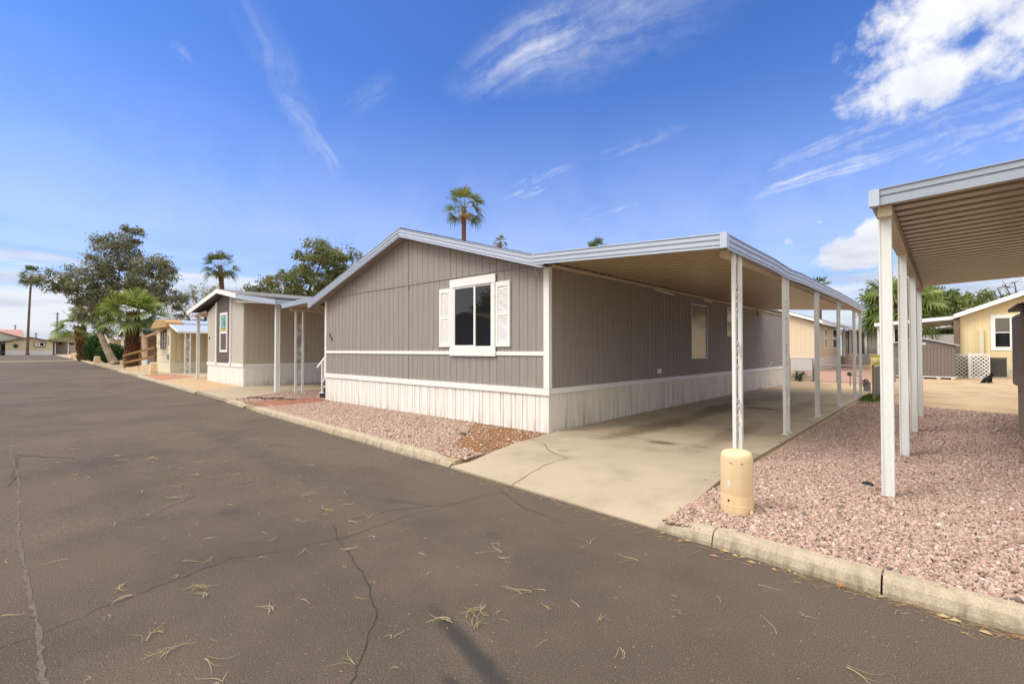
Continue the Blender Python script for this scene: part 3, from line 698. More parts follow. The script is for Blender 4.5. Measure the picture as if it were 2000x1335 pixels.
for xa, xb in ((-8.38, -8.0), (-6.60, -6.215)):
    s_ = MB(); z0, z1 = 1.665, 2.955; fw = .055
    wf.box(s_, ax(xa), ax(xa) + fw, .003, .034, z0, z1); wf.box(s_, ax(xb) - fw, ax(xb) - .003, .003, .034, z0, z1)
    for q0, q1 in ((z0, z0 + .10), ((z0 + z1) / 2 - .03, (z0 + z1) / 2 + .04), (z1 - .10, z1)): wf.box(s_, ax(xa) + fw, ax(xb) - fw, .003, .033, q0, q1)
    wf.box(s_, ax(xa) + fw, ax(xb) - fw, .002, .010, z0 + .1, z1 - .1)
    sh = s_.build('shutter', white_pt, H)
    l = MB()
    for q0, q1 in ((z0 + .105, (z0 + z1) / 2 - .035), ((z0 + z1) / 2 + .045, z1 - .12)):
        k = int((q1 - q0) / .042)
        for i in range(k):
            z = q0 + (i + .5) * (q1 - q0) / k
            l.add([wf.at(a, o, z + dz_) for a in (ax(xa) + fw + .002, ax(xb) - fw - .002) for o, dz_ in ((.012, .020), (.030, -.014), (.030, -.019), (.012, .012))], [(0, 1, 5, 4), (1, 2, 6, 5), (2, 3, 7, 6), (3, 0, 4, 7), (0, 3, 2, 1), (4, 5, 6, 7)])
    c0 = (ax(xa) + ax(xb)) / 2; hw = (ax(xb) - ax(xa)) / 2 - fw
    l.tube([wf.at(c0 + hw * math.cos(t), .030, z1 - .115 + .05 * math.sin(t)) for t in np.linspace(0, math.pi, 9)], .006, 5)
    l.build('louvre', white_pt, sh)
# the number plates
text_mesh('9', .15, .006, 'house_number', H, wf, ax(-13.66), .008, 1.985, black_pt)
text_mesh('2', .15, .006, 'house_number', H, wf, ax(-13.545), .008, 1.885, black_pt)
# carport side: windows, outlet, flood lights, vent elbow
window(H, wr, 13.10 - Y0, 14.30 - Y0, 1.35, 2.91, fw=.03, fm=alum, panes=(glass_p, glass_g), split=.55)
window(H, wr, 16.0 - Y0, 16.75 - Y0, 2.05, 3.0, fw=.03, fm=alum, panes=(glass_m, glass_p), split=.5)
mb = MB(); wr.box(mb, 11.02 - Y0, 11.16 - Y0, .002, .05, 1.02, 1.13); mb.build('outlet_box', white_pt, H)
mb = MB(); mb.tube([(X1 + .0, 20.6, 1.0), (X1 + .16, 20.6, 1.02), (X1 + .2, 20.62, 1.18)], .03, 8); mb.build('vent_elbow', white_pt, H)
mb = MB(); wr.box(mb, .0, 16.55, .004, .075, 3.10, 3.175); mb.build('ledger', ledger_m, H)
for (y, L_) in ((11.3, .9), (14.2, .5)):
    mb = MB(); mb.beam((X1 + .05, y - L_ / 2, 3.07), (X1 + .12, y + L_ / 2, 3.02), .05, .03); mb.build('lamp_strip', white_pt, H)
mb = MB(); mb.lathe((X1 + .09, 19.2, 2.86), [(.0, 0), (.05, .02), (.03, .12), (.03, .2), (.0, .22)], 8); mb.tube([(X1, 19.2, 3.08), (X1 + .09, 19.2, 3.08)], .02, 6); mb.build('flood_light', galv, H)
mb = MB(); mb.tube([(-5.55, Y0 - .02, 3.15), (-5.56, Y0 - .03, 3.05), (-5.53, Y0 - .02, 2.97)], .004, 4); mb.build('loose_wire', white_pt, H)

# carport on its right flank
CP = thing('carport', 'long carport with tan ribbed underside on the right side of the taupe home', 'carport', (-3.6, 13, .1))
CX, CY0, CY1 = -2.08, 6.25, 19.95; CZ = 2.90; LZ = 3.165
mb = MB(); pans(mb, X1 + .0, CX - .02, LZ, CZ + .06, CY0 + .03, CY1, .30, .055); mb.build('roof_panel', alum_pan, CP, recalc=False)
mb = MB()
path = [(X1 + .02, CY0, 3.075), (CX, CY0, CZ)] + [(CX + .012 * math.sin(y * .9), y, CZ + .012 * math.sin(y * .55) - (.035 if 8.8 < y < 9.9 else 0)) for y in np.arange(7.3, CY1, 1.1)] + [(CX, CY1, CZ + .01)]
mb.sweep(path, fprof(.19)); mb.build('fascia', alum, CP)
mb = MB(); mb.box(CX - .03, CX + .055, CY0 - .055, CY0 + .03, CZ - .004, CZ + .196); mb.build('corner_cap', alum, CP)
mb = MB(); mb.box(CX - .17, CX - .05, CY0 + .35, CY1 - .05, CZ - .04, CZ + .045); mb.build('beam', ledger_m, CP)
def carport_post(parent, x, y, z0, z1, orn=True, m=post_m, w=.046, SP=.125):
    po = MB()
    for yy in (y - SP, y + SP):
        po.box(x - w / 2, x + w / 2, yy - .032, yy - .026, z0, z1); po.box(x - w / 2, x + w / 2, yy + .020, yy + .026, z0, z1)
        po.box(x - w / 2, x - w / 2 + .006, yy - .026, yy + .020, z0, z1); po.box(x + w / 2 - .02, x + w / 2 - .008, yy - .026, yy + .020, z0, z1)
    for yy in (y - SP, y + SP): po.box(x - .05, x + .05, yy - .05, yy + .05, z0, z0 + .012)
    ob = po.build('post', m, parent)
    if orn:
        sc = MB(); Hh = z1 - z0
        for c in (.22, .50, .78):
            zc = z0 + Hh * c
            pts = []
            for t in np.linspace(0, 1, 26):
                ang = t * 3.4 * math.pi; rr = .080 * (1 - .55 * t)
                pts.append((x, y + .004 + rr * math.sin(ang), zc + .11 + rr * math.cos(ang)))
            sc.tube(pts, .007, 5)
            sc.tube([(x, y + .085 * math.sin(t * 6.283), zc + .09 - .24 * t) for t in np.linspace(0, 1, 14)], .007, 5)
            pts = [(x, y - rr_ * math.sin(a_), zc - .19 - rr_ * math.cos(a_)) for a_, rr_ in ((t * 3.2 * math.pi, .072 * (1 - .5 * t)) for t in np.linspace(0, 1, 22))]
            sc.tube(pts, .007, 5)
        build_split(sc, 'scroll', m, ob, .02)
    return ob
for i, (y, x) in enumerate(((6.85, -2.11), (9.42, -2.09), (12.3, -2.12), (15.25, -2.13), (18.3, -2.15), (19.72, -2.15))): carport_post(CP, x, y, .125, CZ + .02, i < 4)

# awning over the entry on the home's left flank
AW = thing('awning', 'white edged awning on slim posts over the entry steps left of the taupe home', 'awning', (-15.3, 9, .05))
mb = MB(); pans(mb, -16.62, X0 - .02, 3.045, 3.10, 6.53, 12.2, .3, .05); mb.build('roof_panel', alum_pan, AW)
mb = MB(); mb.sweep([(-16.65, 12.2, 3.02), (-16.65, 6.5, 3.02), (X0 - .40, 6.47, 3.085)], fprof(.15)); mb.build('fascia', alum, AW)
mb = MB(); mb.box(-16.58, -16.46, 6.7, 12, 2.94, 3.043); mb.build('beam', ledger_m, AW)
carport_post(AW, -16.6, 7.05, lot_z(-16.6), 2.96, True)
carport_post(AW, -16.6, 11.0, lot_z(-16.6), 2.96, False)
# entry steps
ES = thing('entry_steps', 'small black steps with white handrail beside the taupe home', 'steps', (-14.6, 7.3, .06))
zb = lot_z(-14)
for i, (xa, zz) in enumerate(((-14.75, .2), (-14.47, .40), (-14.19, .60), (X0 - .005 - .001, .80))):
    xa0 = -14.75 + i * .28; m_ = MB().box(xa0, X0 - .006, 6.92, 7.9, zb + i * .2, zb + (i + 1) * .2 - .03); s_ = m_.build('step', black_pt, ES)
    MB().box(xa0 - .02, xa0 + .27 if i < 3 else X0 - .006, 6.90, 7.92, zb + (i + 1) * .2 - .028, zb + (i + 1) * .2).build('tread', farwhite, s_)
hr = MB()
for y in (6.96, 7.86):
    hr.beam((-15.0, y, zb + .98), (-14.1, y, zb + 1.55), .045, .06); hr.beam((-14.68, y, zb + .17), (-14.68, y, zb + 1.16), .04, .04, (0, 1, 0)); hr.beam((-14.15, y, zb + .6), (-14.15, y, zb + 1.52), .04, .04, (0, 1, 0))
    hr.beam((-14.68, y, zb + .5), (-14.15, y, zb + .85), .03, .03)
    for t in (.25, .5, .75): hr.beam((-14.68 + .53 * t, y, zb + .5 + .35 * t), (-14.68 + .53 * t, y, zb + 1.18 + .34 * t), .02, .02, (0, 1, 0))
build_split(hr, 'handrail', white_pt, ES)

# tan utility bollard by the drive
BO = thing('utility_bollard', 'tan round topped utility pedestal in pink gravel beside the driveway', 'bollard', (-1.47, 4.72, .09))
MB().lathe((-1.47, 4.72, .05), [(0, 0), (.143, 0), (.143, .10), (.1445, .104), (.1445, .11), (.143, .114), (.143, .205)], 36).build('base', bollard_m, BO, smooth=False)
MB().lathe((-1.47, 4.72, .05), [(.139, .200), (.1415, .210), (.1405, .525), (.1385, .553), (.131, .577), (.117, .593), (.095, .602), (.055, .606), (0.002, .607)], 36).build('cover', bollard_m, BO, smooth=True)
mk = MB(); tdir = math.atan2(-4.72, 1.47)
def onb(a, r, z): return (-1.47 + r * math.cos(a), 4.72 + r * math.sin(a), z)
a0 = tdir - .50
mk.add([onb(a0 - .06, .1425, .405), onb(a0 + .06, .1425, .40), onb(a0 + .12, .1425, .365), onb(a0 + .05, .1425, .335), onb(a0 - .09, .1425, .33)], [(0, 1, 2, 3, 4)]); mk.build('label_patch', farwhite, BO)
mk = MB(); mk.lathe(onb(a0 - .01, .138, .20), [(0, 0), (.010, 0), (.010, .02), (0, .02)], 10)
for s_ in (-.35, .33): mk.add([onb(tdir + s_ + q, .1415, .555 + z) for q, z in ((-.09, 0), (.09, -.006), (.09, .0), (-.09, .006))], [(0, 1, 2, 3)])
build_split(mk, 'lock_slot', black_pt, BO)

# ------------------------------------------------------------------ right-hand neighbour: carport, porch steps, house body
RC = thing('carport', 'large white carport roof on square posts at the right edge over the gravel', 'carport', (1.2, 10, .1))
rx0, rx1, ry0, ry1 = -.52, 3.35, 6.0, 14.5; rz0, rz1 = 3.05, 3.2
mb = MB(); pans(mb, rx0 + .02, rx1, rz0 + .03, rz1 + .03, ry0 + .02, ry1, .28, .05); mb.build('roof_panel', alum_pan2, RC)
mb = MB(); mb.sweep([(rx0, ry1, rz0), (rx0, ry0, rz0), (rx1, ry0, rz1)][::-1][::-1], [(o, z * .16 / .215) for o, z in [(0, 0), (.03, 0), (.03, .10), (.018, .112), (.018, .12), (.034, .13), (.034, .20), (.05, .205), (.05, .215), (0, .215)]])
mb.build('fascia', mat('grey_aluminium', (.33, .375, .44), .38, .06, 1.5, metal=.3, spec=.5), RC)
mb = MB(); mb.box(rx0 - .045, rx0 + .04, ry0 - .055, ry0 + .03, rz0 - .003, rz0 + .164); mb.build('corner_cap', alum, RC)
mb = MB(); mb.box(rx0 + .015, rx0 + .13, ry0 + .06, ry1 - .03, rz0 - .095, rz0 + .028); mb.build('beam', ledger_m, RC)
def square_post(parent, x, y, z0, z1, w=.09):
    po = MB(); h = w / 2; q = .012
    pr = [(-h, -h), (-h + q, -h), (-h + q * 2, -h + q), (h - q * 2, -h + q), (h - q, -h), (h, -h), (h, -h + q), (h - q, -h + q * 2), (h - q, h - q * 2), (h, h - q), (h, h), (-h, h)]
    po.prism([(x + a, y + b, z0) for a, b in pr], (0, 0, z1 - z0)); return po.build('post', post_m, parent, recalc=True)
for y in (6.2, 8.75, 11.4, 14.05): square_post(RC, -.455, y, .09, rz0 - .09, .105)
NB = thing('mobile_home', 'grey brown neighbour home standing under the right hand carport', 'mobile home', (6, 15, .1))
q0, q1 = Wall((3.4, 22), (3.4, 6.6)), Wall((3.4, 6.6), (9, 6.6))
mb = MB(); q0.siding(mb, .7, 3.15, .2); q1.siding(mb, .7, 3.15, .2); mb.box(3.42, 9, 6.62, 22, .0, 3.1); mb.build('wall', grey_s, NB)
mb = MB(); q0.box(mb, 0, q0.L, .003, .03, .0, .72); q1.box(mb, -.03, q1.L, .003, .03, .0, .72); mb.build('skirting', white_sk, NB)
mb = MB(); mb.prism([(3.36, 6.3, 3.23), (6.2, 6.3, 4.0), (9.2, 6.3, 3.2), (9.2, 6.3, 3.12), (3.36, 6.3, 3.15)], (0, 16, 0)); mb.build('roof', shingle_d, NB, recalc=True)
# porch: brown stair flank with a sloping rail
PS = thing('porch_steps', 'brown painted porch stair with sloping dark handrail at the right edge', 'steps', (1.7, 11.0, .1))
DX, DY = .125, .70
def psb(mb): mb.v = [(a + DX, b + DY, c) for a, b, c in mb.v]; return mb
mb = MB(); mb.prism([(.80, 10.2, .05), (2.4, 10.2, .05), (2.4, 10.2, 1.0), (.80, 10.2, .98)], (0, .04, 0)); psb(mb).build('side_panel', deck_m, PS)
mb = MB(); mb.prism([(.80, 10.24, .05), (.80, 11.6, .05), (.80, 11.6, .98), (.80, 10.24, .98)], (.04, 0, 0)); psb(mb).build('front_panel', deck_m, PS)
mb = MB(); mb.prism([(.735, 10.22, 1.0), (.735, 10.30, 1.0), (.735, 11.55, 1.0), (.735, 11.55, 2.18), (.735, 10.22, 2.18)], (.035, 0, 0)); psb(mb).build('rail_board', deck_m, PS)
mb = MB(); mb.box(.73, .83, 10.1, 10.2, .6, 2.28); psb(mb).build('post', deck_m, PS)
mb = MB(); mb.box(.70, .86, 10.08, 11.7, 2.28, 2.33); mb.beam((.77, 10.06, 2.30), (1.02, 8.95, 1.45), .10, .09); mb.box(.98, 1.08, 8.9, 9.0, .07, 1.44); build_split(psb(mb), 'handrail', deck_d, PS, .08)
for i in range(4):
    s_ = psb(MB().box(.86, 2.4, 10.2 - .3 * (i + 1) - .02, 10.2 - .3 * i - .02, .08, .90 - .2 * i)).build('step', deck_m, PS)
psb(MB().box(.845, 2.4, 10.245, 11.58, .93, 1.0)).build('landing', deck_m, PS)

# ------------------------------------------------------------------ second home along the street
def plain_box(m, x0, x1, y0, y1, z0, z1): return MB().box(x0, x1, y0, y1, z0, z1)
H2 = thing('mobile_home', 'beige mobile home with a dark centre panel and a picture window facing the street', 'mobile home', (-23.7, 12.5, .08))
a0, a1, yf, yb = -26.2, -21.25, 6.75, 18.5; pk, zp, zr_, zl_ = -23.65, 4.12, 3.66, 3.42
w, wr2, wl2, wb2 = Wall((a0, yf), (a1, yf)), Wall((a1, yf), (a1, yb)), Wall((a0, yb), (a0, yf)), Wall((a1, yb), (a0, yb))
def g2(a):
    x = a0 + a
    return zp + (x - pk) * (zp - zl_) / (pk - a0) if x < pk else zp - (x - pk) * (zp - zr_) / (a1 - pk)
mb = MB(); w.siding(mb, .96, g2, .2, brk=(pk - a0,)); mb.build('wall', beige, H2)
mb = MB(); wr2.siding(mb, .96, zr_, .2); wl2.siding(mb, .96, zl_, .2); wb2.siding(mb, .96, lambda a: g2(wb2.L - a), .2, brk=(a1 - pk,)); mb.build('wall', beige_side, H2)
mb = MB(); w.siding(mb, -.05, .93, .13, gw=.02, gd=.012, jit=.01); wr2.siding(mb, -.05, .93, .16, gw=.02, gd=.012); wl2.siding(mb, -.05, .93, .16, gw=.02, gd=.012); mb.build('skirting', white_sk, H2)
mb = MB(); w.box(mb, -.03, w.L + .03, -.003, .03, .89, 1.02); wr2.box(mb, .031, wr2.L, -.003, .03, .90, 1.02); wl2.box(mb, 0, wl2.L - .031, -.003, .03, .9, 1.02); mb.build('skirt_trim', white_pt, H2)
mb = MB(); sa0, sa1 = -24.72 - a0, -22.84 - a0
mb.prism([w.at(sa0, .004, 1.02), w.at(sa1, .004, 1.02), w.at(sa1, .004, g2(sa1) - .03), w.at(pk - a0, .004, zp - .03), w.at(sa0, .004, g2(sa0) - .03)], w.n * .012)
for z in (3.42,): w.box(mb, sa0 + .01, sa1 - .01, .012, .024, z, z + .02)
mb.build('accent_panel', darkacc, H2, recalc=True)
mb = MB()
for s_ in (sa0 - .10, sa1): w.box(mb, s_, s_ + .10, .002, .06, .99, g2(s_ + .05) - .02); w.box(mb, s_ - .02, s_ + .12, .002, .09, .97, 1.08)
build_split(mb, 'corner_trim', white_pt, H2)
mb = MB(); w.box(mb, w.L - .08, w.L + .012, -.002, .014, 1.02, 3.6); wr2.box(mb, 0, .08, -.002, .013, 1.02, 3.6); mb.build('corner_board', beige, H2)
W2 = window(H2, w, -24.26 - a0, -23.22 - a0, 1.50, 3.26, fw=.10, panes=(glass_g, teal_m), split=.50)
mb = MB(); p0 = -24.16 - a0
mb.add([w.at(p0 + .84 * t, .0205, 2.44) for t in (0, 1)] + [w.at(p0 + .84 * t, .0205, 2.44 + .22 - .10 * math.sin(t * 3.1)) for t in (1, .75, .5, .25, 0)], [tuple(range(7))]); mb.build('picture', gold_m, W2)
mb = MB()
for bx, bz, q in ((.30, 2.95, 1), (.55, 3.02, -1), (.48, 2.80, .5)):
    mb.tube([w.at(p0 + bx + .03 * q * math.sin(t * 5), .021, bz - .32 * t) for t in np.linspace(0, 1, 7)], .012, 4)
    for k in range(5): mb.add([w.at(p0 + bx, .0215, bz), w.at(p0 + bx + .15 * math.cos(k * .8 + .2), .0215, bz + .10 * math.sin(k * .8)), w.at(p0 + bx + .12 * math.cos(k * .8 + .45), .0215, bz + .08 * math.sin(k * .8 + .3))], [(0, 1, 2)])
mb.build('picture', teal_d, W2)
mb = MB(); w.box(mb, -25.95 - a0, -25.87 - a0, .003, .02, 2.10, 2.24); mb.build('house_number', black_pt, H2)
mb = MB(); wr2.box(mb, 14.6 - yf, 15.0 - yf, .003, .14, 1.75, 2.0); mb.build('meter_box', grey_meter, H2)
rf = MB(); yq = 6.42
def roof2(mb, pts, y0, y1, th=.06): mb.prism([(x, y0, z) for x, z in pts] + [(x, y0, z - th) for x, z in pts[::-1]], (0, y1 - y0, 0))
roof2(rf, [(-28.5, 3.57), (pk, zp + .17), (-21.1, zr_ + .21)], yq, yb + .3); r2 = rf.build('roof', shingle, H2, recalc=True)
mb = MB(); mb.box(-22.5, -22.1, 10.0, 10.5, 3.9, 4.12); mb.build('roof_vent', galv, r2)
mb = MB(); mb.sweep([(-28.5, yq, 3.38), (pk, yq, zp - .02), (-21.1, yq, zr_ + .03)], [(0, 0), (.03, 0), (.03, .19), (0, .19)]); mb.build('fascia', white_pt, H2)
A2 = thing('awning', 'white edged awning on the right flank of the beige home over the concrete drive', 'awning', (-19, 9, .08))
mb = MB(); pans(mb, a1 + .02, -17.05, zr_ - .12, 3.19, yq + .03, 12.6, .3, .05); mb.build('roof_panel', alum_pan, A2)
mb = MB(); mb.sweep([(-21.1, yq - .01, zr_ + .02), (-17.05, yq - .01, 3.17), (-17.05, 12.6, 3.17)], fprof(.18)); mb.build('fascia', alum, A2)
square_post(A2, -17.92, 6.81, .04, 3.24, .145); square_post(A2, -17.92, 11.8, .04, 3.24, .12)
A3 = thing('awning', 'narrow white edged awning on the left flank of the beige home', 'awning', (-27.5, 9, .1))
mb = MB(); pans(mb, -28.4, a0 - .02, 3.30, 3.42, yq + .25, 12, .3, .06); mb.build('roof_panel', alum_pan, A3)
square_post(A3, -28.3, 6.86, .1, 3.3, .13); square_post(A3, -28.3, 11.6, .1, 3.3, .13)

# ------------------------------------------------------------------ third home: cream single-wide with a mustard hood
def lap(mb, w, z0, z1, step, a0=0, a1=None, d=.016):
    a1 = a1 if a1 is not None else w.L; z = z0
    while z < z1 - .01:
        zt = min(z + step, z1); mb.quad(w.at(a0, d, z), w.at(a1, d, z), w.at(a1, .001, zt), w.at(a0, .001, zt)); mb.quad(w.at(a0, 0, z), w.at(a1, 0, z), w.at(a1, d, z), w.at(a0, d, z)); z = zt
H3 = thing('mobile_home', 'cream single wide home with mustard hood over its propped window awning', 'mobile home', (-37, 12, .19))
b0, b1, yf = -38.9, -35.05, 7.05; w = Wall((b0, yf), (b1, yf)); ws = Wall((b1, yf), (b1, 18)); wl_ = Wall((b0, 18), (b0, yf))
mb = MB(); lap(mb, w, .86, 3.15, .42, d=.012); mb.build('wall', cream, H3)
mb = MB(); ws.siding(mb, .86, 2.98, .30, gw=.07, gd=.03); wl_.siding(mb, .86, 2.98, .3, gw=.05, gd=.02); mb.box(b0 + .05, b1 - .05, 17.8, 18, .1, 3.1); mb.build('wall', cream_y, H3)
mb = MB(); w.box(mb, 0, w.L, .0, .014, .0, .84); ws.siding(mb, .05, .84, .2, gw=.02, gd=.01); mb.build('skirting', cream, H3)
mb = MB(); mb.prism([(-39.1, 6.78, 3.0), (-35.0, 6.78, 3.0), (-35.0, 6.78, 3.28), (-35.6, 6.78, 3.46), (-37.0, 6.78, 3.56), (-38.3, 6.78, 3.46), (-39.0, 6.78, 3.25)], (0, .9, 0)); mb.build('hood', mustard, H3, recalc=True)
mb = MB(); mb.prism([(-39.0, 7.69, 3.2), (-37, 7.69, 3.54), (-35.0, 7.69, 3.26), (-35.0, 7.69, 3.0), (-39.0, 7.69, 3.0)], (0, 10.3, 0)); mb.build('roof', alum, H3, recalc=True)
window(H3, w, 1.25, 2.75, 1.66, 2.86, fw=.06, fm=wood_m, panes=(glass_m, glass_m), vertical=False)
mb = MB(); mb.add([w.at(a, o, z) for a, o, z in ((1.15, .03, 2.92), (2.85, .03, 2.92), (2.85, .95, 2.42), (1.15, .95, 2.42), (1.15, .03, 2.88), (2.85, .03, 2.88), (2.85, .95, 2.38), (1.15, .95, 2.38))], [(0, 1, 2, 3), (7, 6, 5, 4), (0, 4, 5, 1), (1, 5, 6, 2), (2, 6, 7, 3), (3, 7, 4, 0)])
for a in (1.2, 2.8): mb.beam(w.at(a, .02, 1.95), w.at(a, .93, 2.40), .02, .02)
mb.build('window_awning', wood_m, H3)
mb = MB(); w.box(mb, 3.25, 3.42, .015, .04, 1.9, 2.5); w.box(mb, 3.2, 3.47, .015, .03, 2.1, 2.3); mb.build('wall_ornament', grey_meter, H3)
mb = MB(); w.box(mb, 3.3, 3.5, .015, .1, 1.02, 1.35); mb.build('meter_box', grey_meter, H3)
A4 = thing('awning', 'white sloped metal awning on ornamental posts beside the cream single wide home', 'awning', (-34, 10, .18))
mb = MB(); pans(mb, b1 + .0, -33.0, 3.12, 2.62, 7.0, 16, .45, .05); mb.build('roof_panel', alum, A4)
mb = MB(); mb.sweep([(b1, 6.98, 3.10), (-33.0, 6.98, 2.60), (-33.0, 16, 2.60)], [(0, 0), (.03, 0), (.03, .11), (0, .11)]); mb.build('fascia', white_pt, A4)
po = carport_post(A4, -33.04, 7.48, .14, 2.62, True); carport_post(A4, -33.04, 12, .14, 2.62, False)
A5 = thing('awning', 'dark brown side awning between the mustard hood and the ramp', 'awning', (-40, 10, .2))
mb = MB(); pans(mb, -41.2, b0 - .01, 2.62, 3.0, 7.3, 15, .4, .05); mb.build('roof_panel', deck_m, A5)
square_post(A5, -41.0, 8.2, .2, 2.64, .12); square_post(A5, -41.0, 14, .2, 2.64, .12)
# wooden access ramp with rails
RP = thing('wooden_ramp', 'long access ramp with weathered wooden railing beside the cream single wide', 'ramp', (-42, 6.3, .2))
def rail(mb, a, b, za, zb, w_=.07, h=.14): mb.beam((a[0], a[1], za), (b[0], b[1], zb), w_, h)
pa, pb = (-43.6, 5.95), (-38.75, 6.92)
zg = lot_z(-42)
mb = MB(); rail(mb, pa, pb, zg + .98, zg + 1.55, .09, .14); rail(mb, pa, pb, zg + .45, zg + .95, .07, .16); build_split(mb, 'railing', wood_m, RP)
for t in (0.01, .5, .97):
    x, y = pa[0] + (pb[0] - pa[0]) * t, pa[1] + (pb[1] - pa[1]) * t
    MB().beam((x, y + .09, zg - .05), (x, y + .09, zg + .99 + .56 * t), .13 if t < .1 else .10, .13 if t < .1 else .10, (0, 1, 0)).build('post', wood_m, RP)
mb = MB(); mb.add([(-44.2, 5.85, zg + .02), (-38.92, 6.95, zg + .5), (-38.92, 8.2, zg + .5), (-44.2, 7.2, zg + .02), (-44.2, 5.85, zg - .06), (-38.92, 6.95, zg - .06), (-38.92, 8.2, zg - .06), (-44.2, 7.2, zg - .06)], [(0, 1, 2, 3), (4, 5, 1, 0), (5, 6, 2, 1), (6, 7, 3, 2), (7, 4, 0, 3), (7, 6, 5, 4)]); mb.build('ramp_deck', gutter, RP)

# ------------------------------------------------------------------ homes farther down the street
def street_home(label, x0, x1, yf, yb, z0, ze, zp, wm, name='mobile_home', awn=3.2, awm=None, posts=True, alabel=None, rm=None, win=True):
    Hh = thing(name, label, 'mobile home', ((x0 + x1) / 2, (yf + yb) / 2, z0)); pk_ = (x0 + x1) / 2
    w = Wall((x0, yf), (x1, yf)); gb = lambda a: ze + (zp - ze) * (1 - abs(a - w.L / 2) / (w.L / 2))
    ws = Wall((x1, yf), (x1, yb)); wl_ = Wall((x0, yb), (x0, yf)); mb = MB()
    w.siding(mb, z0 + .6, gb, .25, brk=(w.L / 2,)); ws.siding(mb, z0 + .6, ze, .25); wl_.siding(mb, z0 + .6, ze, .25); mb.build('wall', wm, Hh)
    mb = MB()
    for q in (w, ws, wl_): q.box(mb, 0.02, q.L - .02, -.02, .012, z0 - .15, z0 + .62)
    mb.build('skirting', farwhite, Hh)
    mb = MB(); roof2(mb, [(x0 - .3, ze + .02), (pk_, zp + .1), (x1 + .3, ze + .02)], yf - .3, yb + .2, .07); mb.build('roof', rm or shingle, Hh, recalc=True)
    mb = MB(); mb.sweep([(x0 - .3, yf - .3, ze - .17), (pk_, yf - .3, zp - .09), (x1 + .3, yf - .3, ze - .17)], [(0, 0), (.03, 0), (.03, .19), (0, .19)]); mb.build('fascia', white_pt, Hh)
    if win: window(Hh, w, w.L * .35, w.L * .35 + 1.3, z0 + 1.5, z0 + 2.6, fw=.07, panes=(glass_m, glass_m), vertical=False)
    if alabel:
        Aw = thing('awning', alabel, 'awning', (x1 + awn / 2, yf + 4, z0))
        mb = MB(); pans(mb, x1 + .02, x1 + awn, ze - .08, ze - .35, yf + .3, yb - 1, .4, .05); mb.build('roof_panel', awm or alum, Aw)
        mb = MB(); mb.sweep([(x1 + .02, yf + .28, ze - .12), (x1 + awn, yf + .28, ze - .38), (x1 + awn, yb - 1, ze - .38)], [(0, 0), (.03, 0), (.03, .18), (0, .18)]); mb.build('fascia', white_pt, Aw)
        for y in (yf + .9, yf + 5, yf + 9):
            if y < yb - 1: square_post(Aw, x1 + awn - .15, y, z0 - .1, ze - .3, .12)
    return Hh
H4 = street_home('pinkish tan home behind the big fan palm and the ramp', -54.5, -48.6, 8.2, 19, lot_z(-50), 2.95, 3.6, pinkish, alabel='white awning on posts in front of the pinkish tan wall', awn=4.2)
street_home('tan home behind the leaning gum trunk', -69, -63, 9.2, 19, lot_z(-65), 3.1, 3.8, tan_s, alabel='white awning of the tan home behind the dark bush', awn=4.6)
street_home('cream home behind the green bush far down the street', -88, -81, 9.6, 20, lot_z(-84), 3.3, 4.0, cream, alabel='white awning of the cream home far down the street', awn=4)
# the home across the street: it is what the front window mirrors
OH = thing('mobile_home', 'grey gabled home across the street, mirrored in the front window', 'mobile home', (-22.5, -13, 0))
w = Wall((-17.9, -7.2), (-27.1, -7.2)); mb = MB(); w.siding(mb, -.05, lambda a: 2.95 + .95 * (1 - abs(a - 4.6) / 4.6), .4, gw=.03, brk=(4.6,)); mb.box(-27.05, -17.95, -20, -7.23, 0, 2.9); mb.build('wall', grey_s, OH)
mb = MB(); roof2(mb, [(-28, 2.80), (-22.5, 4.02), (-17, 2.80)], -20.5, -6.5, .16); mb.build('roof', shingle_t, OH, recalc=True)
window(OH, w, 1.4, 3.0, 1.2, 2.3, fw=.07, panes=(glass_m, glass_m), vertical=False); window(OH, w, 6.0, 7.6, 1.2, 2.3, fw=.07, panes=(glass_m, glass_m), vertical=False)
# homes at the end of the street, facing us
FX = -130.2
FH = thing('mobile_home', 'pale yellow lap sided home with black sun ornament at the end of the street', 'mobile home', (FX - 6, 3.7, .68))
w = Wall((FX, .48), (FX, 6.9)); zg = .66
mb = MB(); lap(mb, w, 1.46, 3.42, .17, d=.014); mb.prism([w.at(0, 0, 3.40), w.at(w.L, 0, 3.33), w.at(3.15, 0, 4.15)], (-.05, 0, 0)); mb.box(FX - 12, FX - .02, .48, 6.9, zg - .1, 3.3); mb.build('wall', farcream, FH)
mb = MB(); w.box(mb, 0, w.L, .0, .03, zg - .1, 1.45); mb.build('base_panel', farwhite, FH)
mb = MB(); mb.prism([(FX + .4, -1.6, 3.08), (FX + .4, .48, 3.32), (FX + .4, 3.6, 4.14), (FX + .4, 6.9, 3.40), (FX + .4, 9.4, 3.14), (FX + .4, 9.4, 3.02), (FX + .4, 6.9, 3.22), (FX + .4, 3.6, 3.97), (FX + .4, .48, 3.14), (FX + .4, -1.6, 2.94)], (-12, 0, 0)); mb.build('roof', deck_d, FH, recalc=True)
Wd = window(FH, w, 4.40 - .48, 5.70 - .48, 2.28, 3.10, fw=.09, panes=(glass_p, glass_m), vertical=False)
mb = MB(); pts = [w.at(4.57 + .80 * math.copysign(abs(math.cos(t)) ** .35, math.cos(t)), .05, 2.69 + .52 * math.copysign(abs(math.sin(t)) ** .35, math.sin(t))) for t in np.linspace(0, 2 * math.pi, 33)]; mb.tube(pts, .055, 6, cap=False); mb.build('surround', deck_d, Wd)
